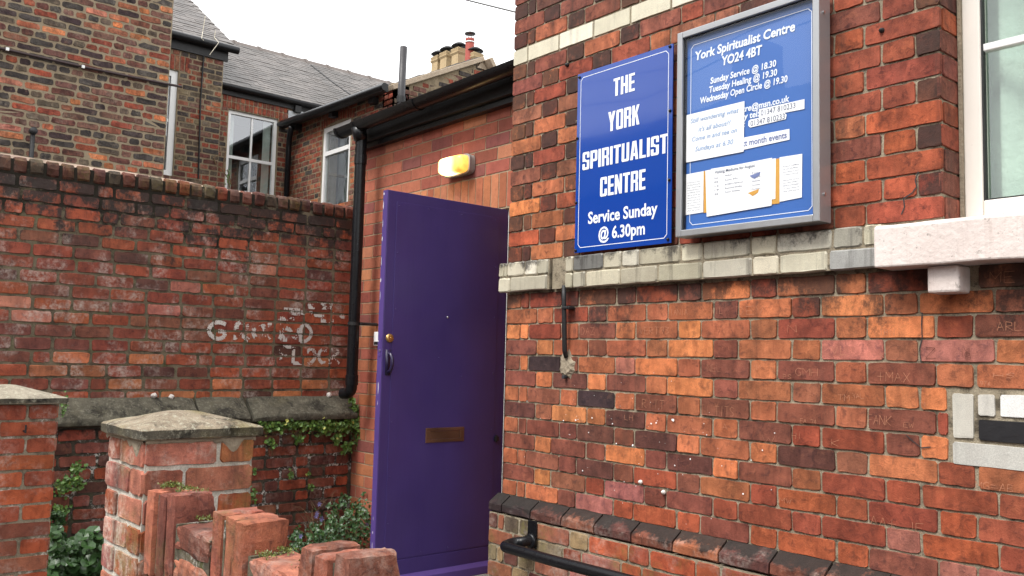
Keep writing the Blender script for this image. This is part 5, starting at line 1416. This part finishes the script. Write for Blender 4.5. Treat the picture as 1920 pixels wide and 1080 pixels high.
MB().box((XG - .02, wy0 - .1, wz1), (XG - .006, wy1 + .11, wz1 + .225)).obj('arch_mortar', M_mG, hg)
def sash(parent, X, y0, y1, z0, z1, cols=2, t=.05, mid=.5, setback=.06, curtain=None, glass=None, arch=False):
    w = link('window', MB().box((X - setback - .05, y0, z0), (X - setback, y0 + t, z1)).box((X - setback - .05, y1 - t, z0), (X - setback, y1, z1)).box((X - setback - .05, y0 + t, z1 - t), (X - setback, y1 - t, z1)).box((X - setback - .05, y0 + t, z0), (X - setback + .03, y1 - t, z0 + t * .8)).mesh('window', M_white), parent, Matrix.Identity(4))
    zm = z0 + (z1 - z0) * mid
    b = MB().box((X - setback - .045, y0 + t, zm - .022), (X - setback - .012, y1 - t, zm + .022))
    for k in range(1, cols):
        yc = y0 + t + (y1 - y0 - 2 * t) * k / cols
        b.box((X - setback - .042, yc - .014, z0 + t * .8), (X - setback - .016, yc + .014, zm - .0225)).box((X - setback - .042, yc - .014, zm + .0225), (X - setback - .016, yc + .014, z1 - t))
    b.obj('glazing_bar', M_white, w)
    for (a, c) in ((z0 + t * .8, zm - .022), (zm + .022, z1 - t)):
        MB().poly([(X - setback - .03, y0 + t, a), (X - setback - .03, y1 - t, a), (X - setback - .03, y1 - t, c), (X - setback - .03, y0 + t, c)]).obj('pane', glass or M_glassF, w)
    m = MB().box((X - 1.1, y0 - .1, z0 - .1), (X - 1.05, y1 + .1, z1 + .1)).box((X - 1.04, y0 - .12, z0 - .1), (X - .26, y0 - .07, z1 + .1)).box((X - 1.04, y1 + .07, z0 - .1), (X - .26, y1 + .12, z1 + .1)).box((X - 1.04, y0 - .06, z1 + .05), (X - .26, y1 + .06, z1 + .09)).box((X - 1.04, y0 - .06, z0 - .09), (X - .26, y1 + .06, z0 - .05)).obj('dark_room', M_dark, w)
    if curtain:
        m = MB()
        for (a, c) in curtain:
            n = 14
            for i in range(n):
                p_, q_ = a + (c - a) * i / n, a + (c - a) * (i + 1) / n; x_ = X - setback - .12
                m.poly([(x_ + .02 * (i % 2), p_, z0), (x_ + .02 * ((i + 1) % 2), q_, z0), (x_ + .02 * ((i + 1) % 2), q_, z1), (x_ + .02 * (i % 2), p_, z1)])
        m.obj('curtain', M_curtw, w)
    return w
sash(hg, XG, wy0, wy1, wz0, wz1, 1, .085, .52, .03)
m = MB()
for k in range(22): m.box((XG - .14, wy0 + .09, wz0 + .08 + k * .03), (XG - .12, wy1 - .1, wz0 + .098 + k * .03))
m.obj('window_blind', M_blackm, bpy.data.objects['window.001'] if 'window.001' in bpy.data.objects else hg)
MB().box((XG, 3.0, Z(4.16)), (XG + .03, 4.76, Z(4.33))).obj('fascia_board', M_blackm, hg)
smooth_by_angle(MB().tube([(XG + .09, 3.0, Z(4.33)), (XG + .09, 4.88, Z(4.335))], .055, 14).obj('gutter', M_black, hg, True), 40)
def slate_roof(parent, X0, z0, slope, y0, y1, length, gauge=.115, sw=.22, base=(.100, .087, .079), limit=299, lean=0, name='slate'):
    """roof plane rising towards -X from the eave (X0, z0)"""
    c, s = math.cos(slope), math.sin(slope)
    P_ = Pieces(parent); ms = []
    for _ in range(5):
        b = MB(); n = 3; L = gauge * 1.9
        v0 = [(-sw / 2 + sw * i / n, -L / 2 + U(-.006, .004), .0) for i in range(n + 1)]; v1 = [(x, L / 2, 0) for x, _, _ in v0]
        b.v = v0 + v1 + [(x, y, .022) for x, y, z in v0] + [(x, y, .006) for x, y, z in v1]
        k = n + 1
        for i in range(n): b.f += [(2 * k + i, 2 * k + i + 1, 3 * k + i + 1, 3 * k + i), (i, i + 1, 2 * k + i + 1, 2 * k + i)]
        b.f += [(0, 2 * k, 3 * k, k), (n, 2 * k + n, 3 * k + n, k + n)]
        ms.append(b.mesh('slate', M_slate))
    R4 = Matrix(((0, -c, s, 0), (1, 0, 0, 0), (0, s, c, 0), (0, 0, 0, 1)))   # local x -> +Y, local y -> up the slope, z -> normal
    n = int(length / gauge)
    for r in range(n):
        d = r * gauge; y = y0 + (sw / 2 if r % 2 else 0) + U(-.01, .01)
        while y < y1:
            P = Vector((X0 - c * (d + gauge * .9), y + sw / 2, z0 + s * (d + gauge * .9))) + Vector((s, 0, c)) * (.008 + U(0, .004))
            if y + sw / 2 < y1: P_.add(name, random.choice(ms), Matrix.Translation(P) @ R4 @ Euler((U(.02, .05), U(-.01, .01), U(-.02, .02))).to_matrix().to_4x4() @ Matrix.Diagonal(((sw - .004) / sw, 1, 1, 1)), (lambda f_: [k * f_ for k in base])(U(.7, 1.2)), sw)
            y += sw
    P_.finish(limit)
    m = MB(); a = Vector((X0, 0, z0)); b = Vector((X0 - c * length, 0, z0 + s * length)); nn = Vector((s, 0, c)) * -.03
    m.v = [(a.x, y0, a.z), (a.x, y1, a.z), (b.x, y1, b.z), (b.x, y0, b.z)]; m.v += [(p[0] + nn.x, p[1], p[2] + nn.z) for p in m.v]
    m.f = [(0, 1, 2, 3), (7, 6, 5, 4), (0, 4, 5, 1), (1, 5, 6, 2), (2, 6, 7, 3), (3, 7, 4, 0)]
    m.obj('roof_deck', M_blackm, parent)
    return b
slp = math.radians(33.6)
slate_roof(hg, XG + .10, Z(4.33), slp, 2.9, 4.80, 2.6, limit=290)
# pale wires on that roof
w = thing('roof_wire', 'thin pale wires drooping over the slate roof above the slim white window', 'cable', (XG, 4.3, Z(4.4)))
m = MB()
for pts in ([(385, 30), (380, 60), (378, 72), (382, 76)], [(404, 58), (402, 70), (410, 80), (393, 103)]):
    m.tube([onX(x, y, -11.88 if y > 70 else -12.2) for x, y in pts], .0045, 5)
m.obj('wire', plain('pale_wire', (.55, .5, .4), .7), w)
w = thing('wall_cable', 'thin black cable running straight down the brick between slim window and sash window', 'cable', (XG + .02, 4.4, Z(2.5)))
MB().tube([onX(382, 104, XG + .012), onX(376, 190, XG + .012), onX(372, 335, XG + .012)], .011, 6).obj('cable', M_blackm, w)

# E: house with the big sash (x = -12.4)
XE = -12.40
he = thing('terraced_house', 'brick terraced house with large white four-pane sash window and long grey slate roof', 'building', (-12.7, 5.6, 0))
ey0, ey1 = onX(427, 250, XE).y, onX(521, 250, XE).y
ez0, ez1 = Z(2.2), Z(3.59)
aH = (ey0 - .10, ey1 + .12, ez1, ez1 + .235)
pe = xwall(he, XE, 4.60, 5.97, Z(1.7), Z(3.93), .0765, .225, [('u', 3), ('B', 2), ('R', 2), ('k', 2), ('g', 1.5), ('m', 1.5)], M_brD, M_mG, SGs, holes=[(ey0, ey1, ez0, ez1), aH], gap=.014, extra=Pieces(he), jit=.003)
y = aH[0]; i = 0
while y < aH[1] - .03:
    for q in range(2):
        pe.brick('arch_brick', Vector((XE, y + .034, ez1 + .062 + q * .112 + (0 if i % 2 else .0))), RC, .060, .104, vary(pick([('R', 3), ('r', 1), ('B', 2)])), M_brD, SGs)
    y += .0685; i += 1
pe.finish(299)
MB().box((XE - .02, aH[0], ez1), (XE - .006, aH[1], aH[3])).obj('arch_mortar', M_mG, he)
sash(he, XE, ey0, ey1, ez0, ez1, 2, .05, .50, .04, curtain=[(ey0 + .05, ey0 + .15), (ey1 - .17, ey1 - .05)])
MB().box((XE, 4.62, Z(3.79)), (XE + .025, 6.4, Z(3.90))).obj('fascia_board', M_blackm, he)
smooth_by_angle(MB().tube([(XE + .08, 4.70, Z(3.905)), (XE + .08, 7.2, Z(3.90))], .045, 12).obj('gutter', M_black, he, True), 40)
p = onX(421, 140, XE + .03); 
p = onX(558, 205, XE + .05); MB().box((XE, p.y - .05, p.z - .05), (XE + .08, p.y + .05, p.z + .05)).obj('gutter_bracket', M_blackm, he)
ridge = slate_roof(he, XE + .10, Z(3.91), slp, 4.5, 9.9, 2.62, limit=299)
y = 4.5; k = 0
while y < 9.8:
    m = MB(); prf = [(-.11, -.085), (-.06, -.01), (0, .02), (.06, -.01), (.11, -.085), (.095, -.09), (0, -.005), (-.095, -.09)]
    m.prism(prf, (ridge.x, y, ridge.z + .03), (ridge.x, y + .435, ridge.z + .03)); m.prism([(a * 1.15, b * 1.1 + .012) for a, b in prf], (ridge.x, y + .40, ridge.z + .032), (ridge.x, y + .45, ridge.z + .032))
    m.obj('ridge_tile', plain('ridge_tile_clay', (.13, .11, .10), .8) if k == 0 else bpy.data.materials['ridge_tile_clay'], he); y += .45; k += 1
MB().poly([(ridge.x, 4.5, ridge.z), (ridge.x, 9.9, ridge.z), (ridge.x - 2, 9.9, ridge.z - 1.4), (ridge.x - 2, 4.5, ridge.z - 1.4)]).obj('rear_roof', M_blackm, he)
for (x_, y_, s_q) in ((553, 218, .11), (572, 213, .1)):
    p = onX(x_, y_, XE + .012); MB().box((XE + .006, p.y - s_q, p.z - .12), (XE + .012, p.y + s_q * .8, p.z + .07)).obj('lead_flashing', plain('lead_grey', (.42, .44, .46), .5, metal=.3) if x_ == 553 else bpy.data.materials['lead_grey'], he)
# climbing dead stems near the sash window
w = thing('climber', 'leafless climbing twigs with a little green against the brick left of the sash window', 'plant', (XE + .2, 4.9, Z(2.0)))
m = MB()
for pts in ([(430, 352), (428, 335), (418, 320), (405, 308), (402, 298)], [(418, 320), (420, 300), (423, 285)], [(433, 345), (430, 330), (426, 318)], [(405, 308), (400, 296), (412, 290)]):
    m.tube([onX(x, y, XG + .06) for x, y in pts], [.011, .009, .007, .005, .004][:len(pts)], 5)
m.obj('twigs', M_stem, w)
m = MB()
for _ in range(26): leaf(m, onX(random.gauss(428, 3), U(318, 352), XG + .08), Vector((1, U(-.5, .5), .4)), U(.02, .045), 'long')
stuff(m.obj('leaves', M_ivy, w))

# F: rear wing facing us (y = 5.96) with gable end H (x = -9.5)
YF, XH = 5.96, -9.50
hf = thing('rear_wing', 'rear brick wing with tall white window, black gutter and stone-edged gable rising to the chimney', 'building', (-11, 6.5, 0))
fw0, fw1 = onY(603, 300, YF).x, onY(603, 300, YF).x + .80; fz0, fz1 = Z(2.1), Z(3.29)
holesF = [(fw0, fw1, fz0, fz1), (fw0 - .07, fw1 + .07, fz1 - .02, fz1 + .16)]
slab_holes('wall_core', M_mG, hf, lambda u, d, z: Vector((u, YF + .004 + d, z)), XE, XH - .004, 0, Z(3.55), .25, [holesF[0]])
pf = Pieces(hf); z = Z(3.50); r = 0
while z > Z(1.75):
    x = XH - (.11 if r % 2 else 0); lst = [(x, XH - .0)] if r % 2 else []
    while x > XE:
        w_ = .225 if (r % 4 != 1) and R() > .2 else .115
        lst.append((x - w_, x)); x -= w_
    for (a, b) in lst:
        for (p_, q_) in cut((max(a, XE), b), holesF, z - .038):
            if q_ - p_ > .04: pf.brick('brick', Vector(((p_ + q_) / 2, YF, z - .038)), 0, q_ - p_ - .013, .0635, vary(pick([('R', 2.4), ('B', 2), ('u', 2), ('k', 1.4), ('m', 1.6), ('o', .8)]), .18), M_brD, SGs, tilt=.012, proud=.003)
    z -= .0765; r += 1
x = fw0 - .06
while x < fw1 + .05:
    dz = .05 * math.sin(math.pi * (x - fw0 + .06) / .92)
    pf.brick('arch_brick', Vector((x + .034, YF, fz1 + .055 + dz)), 0, .06, .135, vary(PAL['R']), M_brD, SGs); x += .068
pf.finish(299)
# window in the wing
w = link('window', MB().box((fw0, YF + .02, fz0), (fw0 + .06, YF + .07, fz1 + .02)).box((fw1 - .06, YF + .02, fz0), (fw1, YF + .07, fz1 + .02)).box((fw0 + .06, YF + .02, fz1 - .07), (fw1 - .06, YF + .07, fz1 + .03)).box((fw0 + .06, YF + .015, fz1 - .42), (fw1 - .06, YF + .065, fz1 - .36)).mesh('window', M_white), hf, Matrix.Identity(4))
MB().poly([(fw0 + .06, YF + .05, fz0), (fw1 - .06, YF + .05, fz0), (fw1 - .06, YF + .05, fz1 - .07), (fw0 + .06, YF + .05, fz1 - .07)]).obj('pane', M_glassF, w)
MB().box((fw0 - .1, YF + .9, fz0 - .1), (fw1 + .1, YF + .95, fz1 + .1)).box((fw0 - .12, YF + .26, fz0 - .1), (fw0 - .06, YF + .89, fz1 + .1)).box((fw1 + .06, YF + .26, fz0 - .1), (fw1 + .12, YF + .89, fz1 + .1)).box((fw0 - .05, YF + .26, fz0 - .1), (fw1 + .05, YF + .89, fz0 - .05)).obj('dark_room', M_dark, w)
MB().box((fw0 + .06, YF + .35, fz0), (fw1 - .06, YF + .36, fz1)).obj('net_curtain', plain('grey_net', (.16, .19, .19), .9), w)
# eaves
e0, e1 = Vector((-12.62, YF - .12, Z(3.52))), Vector((XH + .05, YF - .12, Z(3.44)))
MB().prism([(-.02, -.05), (.07, -.05), (.07, .05), (-.02, .05)], e0, e1).obj('fascia_board', M_blackm, hf)
smooth_by_angle(MB().tube([e0 + Vector((0, -.05, .0)), e1 + Vector((.03, -.05, 0))], .05, 12).obj('gutter', M_black, hf, True), 40)
for t_ in (.17, .52, .86):
    p = e0.lerp(e1, t_); MB().box((p.x - .05, p.y + .02, p.z - .11), (p.x + .05, YF, p.z - .03)).obj('gutter_bracket', M_blackm, hf)
# rainwater pipe in the corner
q = Vector((XE + .14, YF - .09, 0)); MB().tube([(q.x + .2, YF - .16, Z(3.42)), (q.x + .03, YF - .1, Z(3.28)), (q.x, q.y, Z(3.15)), (q.x, q.y, Z(1.7))], .042, 12).obj('rainwater_pipe', M_black, hf, True)
# gable H
rake0 = Vector((XH, YF - .02, Z(3.455))); rake1 = Vector((XH, 7.43, Z(4.20))); dn = Vector((XH, 7.95, Z(3.455)))
m = MB(); m.v = [(XH - .004, YF + .004, 0), (XH - .004, 8.0, 0), (XH - .004, 7.95, Z(3.45)), (XH - .004, 7.42, Z(4.19)), (XH - .004, YF + .004, Z(3.45))]
m.v += [(x - .24, y, z) for x, y, z in m.v]; m.f = [(0, 1, 2, 3, 4), (9, 8, 7, 6, 5)] + [(i, i + 5, (i + 1) % 5 + 5, (i + 1) % 5) for i in range(5)]
m.obj('gable_core', M_mG, hf)
ph_ = Pieces(hf); z = Z(4.2); r = 0
while z > Z(2.6):
    ylim = YF + .02 + max(0, (z - Z(3.44)) / .516); y = ylim; 
    yend = 7.95 - max(0, (z - Z(3.44)) / 1.45)
    while y < yend:
        w_ = .225 if R() > .4 else .115; w_ = min(w_, yend - y)
        if w_ > .05: ph_.brick('gable_brick', Vector((XH, y + w_ / 2, z - .038)), RC, w_ - .014, .062, vary(pick([('R', 2), ('k', 2), ('g', 1.6), ('u', 2), ('o', 1), ('D', 1.4)]), .2), M_brD, SGs, tilt=.03, proud=.006)
        y += w_
    z -= .0765; r += 1
ph_.finish(299)
for (a, b) in ((rake0, rake1), (rake1, dn)):
    MB().prism([(-.16, -.01), (.05, -.01), (.05, .055), (-.16, .055)] if a is rake0 else [(-.05, -.01), (.16, -.01), (.16, .055), (-.05, .055)], a, b).obj('rake_stone', M_rake, hf, bevel=.006)
# ragged slate edge above the rake
m = MB(); d = (rake1 - rake0)
for i in range(14):
    a = rake0 + d * (i / 14) ; b = rake0 + d * ((i + 1.05) / 14); o = Vector((-.06, 0, .06)) ; h = Vector((0, 0, U(.012, .03)))
    m.v += [tuple(a + o), tuple(b + o), tuple(b + o + h * .6), tuple(a + o + h), tuple(a + o + Vector((-.4, 0, 0))), tuple(b + o + Vector((-.4, 0, 0))), tuple(b + o + h * .6 + Vector((-.4, 0, 0))), tuple(a + o + h + Vector((-.4, 0, 0)))]
    j = len(m.v) - 8; m.f += [tuple(j + q_ for q_ in ff) for ff in ((0, 1, 2, 3), (7, 6, 5, 4), (3, 2, 6, 7), (0, 3, 7, 4), (1, 5, 6, 2))]
o = m.obj('slate_verge', M_slate, hf); o.color = (.11, .105, .10, 1)
m = MB(); m.v = [(XH - .2, YF - .1, Z(3.47)), (-12.3, YF - .1, Z(3.47)), (-12.3, 7.42, Z(4.20)), (XH - .2, 7.42, Z(4.20)), (XH - .2, 9.1, Z(3.45)), (-12.3, 9.1, Z(3.45))]; m.f = [(0, 1, 2, 3), (3, 2, 5, 4)]
o = m.obj('roof', M_slate, hf); o.color = (.2, .19, .18, 1)
apx = onX(903, 122, XH); m = MB()
m.prism([(-.16, 0), (0, .14), (.16, 0), (.12, -.02), (0, .1), (-.12, -.02)], apx + Vector((.0, .0, -.02)), apx + Vector((-.55, 0, -.02))); m.obj('ridge_cap', plain('dark_ridge', (.07, .065, .06), .7), hf)
MB().prism([(-.09, -.06), (.09, -.06), (0, .07)], apx + Vector((.02, 0, 0)), apx + Vector((-.04, 0, 0))).obj('apex_stone', M_rake, hf)
# chimney with pots
k_ = 7.52 / 7.7
stk = MB().box((-11.0, 7.40, Z(3.7)), (-9.86, 7.66, Z(4.12))).mesh('chimney_stack', M_rake)
st = link('chimney_stack', stk, hf, Matrix.Identity(4))
def pot(px0, px1, pyb, pyt, yy):
    a, b = onY(px0, pyb, yy), onY(px1, pyt, yy); cx = (a.x + b.x) / 2; z0, z1 = a.z, onY((px0 + px1) / 2, pyt, yy).z; s = .085
    m = MB(); rings = [(s * 1.0, z0 - .12), (s * .92, z1 - .10), (s * .95, z1 - .095), (s * 1.12, z1 - .07), (s * 1.12, z1 - .055), (s * .98, z1 - .05), (s * 1.1, z1 - .01), (s * 1.02, z1)]
    for (r_, z_) in rings: m.v += [(cx - r_, yy - r_, z_), (cx + r_, yy - r_, z_), (cx + r_, yy + r_, z_), (cx - r_, yy + r_, z_)]
    for i in range(len(rings) - 1):
        for k in range(4): a_ = i * 4 + k; b2 = i * 4 + (k + 1) % 4; m.f.append((a_, b2, b2 + 4, a_ + 4))
    m.f.append(tuple(len(m.v) - 4 + k for k in range(4)))
    o = m.obj('chimney_pot', M_buff, hf)
    c = MB(); n = 18; zt3 = z1 + .045
    c.tube([(cx, yy, zt3), (cx, yy, zt3 + .02), (cx, yy, zt3 + .05), (cx, yy, zt3 + .065)], [.125, .105, .06, .015], n)
    for (dx, dy) in ((-.06, -.06), (.06, -.06), (.06, .06), (-.06, .06)): c.cyl((cx + dx, yy + dy, z1 - .01), (cx + dx, yy + dy, zt3 + .01), .006, 6)
    c.obj('cowl', M_blackm, o, True)
for (a, b, c, d_) in ((815, 830, 141, 108), (831, 847, 135, 100), (850, 872, 127, 93), (887, 894, 120, 102)): pot(a, b, c, d_, 7.52)
# red flue
a = onY(880, 118, 7.46); b = onY(879, 74, 7.46)
m = MB(); m.tube([(a.x, 7.46, a.z - .1), (a.x, 7.46, b.z - .03), (a.x, 7.46, b.z - .028), (a.x, 7.46, b.z)], [.07, .062, .068, .068], 16); rfl = m.obj('red_flue', M_redpot, hf, True); smooth_by_angle(rfl, 40)
m = MB(); m.tube([(a.x, 7.46, b.z + .07), (a.x, 7.46, b.z + .085), (a.x, 7.46, b.z + .095)], [.082, .08, .03], 18)
for q_ in range(4): t_ = q_ * 1.57 + .5; m.cyl((a.x + math.cos(t_) * .055, 7.46 + math.sin(t_) * .055, b.z), (a.x + math.cos(t_) * .055, 7.46 + math.sin(t_) * .055, b.z + .075), .005, 6)
m.obj('cowl', plain('grey_metal_cowl', (.12, .12, .12), .4, metal=.6), rfl, True)
MB().tube([(a.x, 7.46, b.z - .06), (a.x, 7.46, b.z - .045)], .073, 16).obj('flue_band', M_white, rfl)

# soil vent pipe
vp_ = thing('vent_pipe', 'upright dark grey vent pipe rising behind the black gutter', 'vent pipe', (-9.3, 5.75, Z(1)))
t_, b_q = onY(757, 88, 5.75), onY(752, 190, 5.75)
MB().tube([(b_q.x, 5.75, Z(1.2)), (b_q.x, 5.75, b_q.z), (t_.x, 5.75, t_.z)], .046, 16).obj('pipe', plain('dark_grey_pipe', (.025, .023, .026), .5), vp_, True)
MB().cyl((b_q.x, 5.75, b_q.z - .02), (b_q.x, 5.75, b_q.z + .06), .055, 16).obj('collar', M_blackm, vp_)

# overhead cables
c1 = thing('overhead_cable', 'single overhead cable crossing the white sky at the top of the wall corner', 'cable', (-6.2, 5.0, Z(3.3)))
MB().tube([onY(830, -16, 5.0), onY(875, 0, 5.0), onY(960, 21, 5.0), onY(1010, 33, 5.0)], .009, 6).obj('cable', plain('grey_cable', (.10, .10, .10), .6), c1)
c2 = thing('overhead_cable', 'dark cable running down over the long grey slate roof', 'cable', (-12.6, 6.8, Z(4.5)))
MB().tube([onX(583, 122, -13.9), onX(625, 155, -13.2), onX(668, 185, -12.3)], .012, 6).obj('cable', M_blackm, c2)

# ================================================================== terrace across the street (seen in reflections)
opp = thing('opposite_terrace', 'brick terrace across the street behind the camera, mirrored in the blue signs', 'building', (-12, -9, 0))
MB().box((-40, -14, 0), (-8.5, -9, 5.4)).box((-5.0, -14, 0), (20, -9.5, 5.4)).obj('wall', plain('far_brick', (.16, .07, .05), .9), opp)
MB().prism([(-2.6, 0), (0, 2.4), (2.6, 0)], (-40.2, -11.5, 5.4), (-8.3, -11.5, 5.4)).prism([(-2.4, 0), (0, 2.2), (2.4, 0)], (-5.2, -11.7, 5.4), (20, -11.7, 5.4)).obj('roof', plain('far_slate', (.08, .08, .085), .7), opp)
for xx in (-30, -20, -12, 0, 9): 
    MB().box((xx, -11.9, 7.2), (xx + .9, -11.2, 8.9)).obj('chimney', plain('far_chimney', (.15, .07, .05), .9) if xx == -30 else bpy.data.materials['far_chimney'], opp)
for k in range(3):
    c = thing('overhead_cable', ('highest overhead cable across the street behind the camera', 'middle overhead cable across the street behind the camera', 'lowest overhead cable across the street behind the camera')[k], 'cable', (-6, -4, 5), 'street cables behind the camera')
    MB().tube([(-16, -6 + k, 7.4 - k * .5), (-8, -4.6 + k * .6, 6.4 - k * .6), (0, -4 + k * .8, 6.3 - k * .3), (8, -5, 7.6)], .012, 5).obj('cable', M_blackm, c)
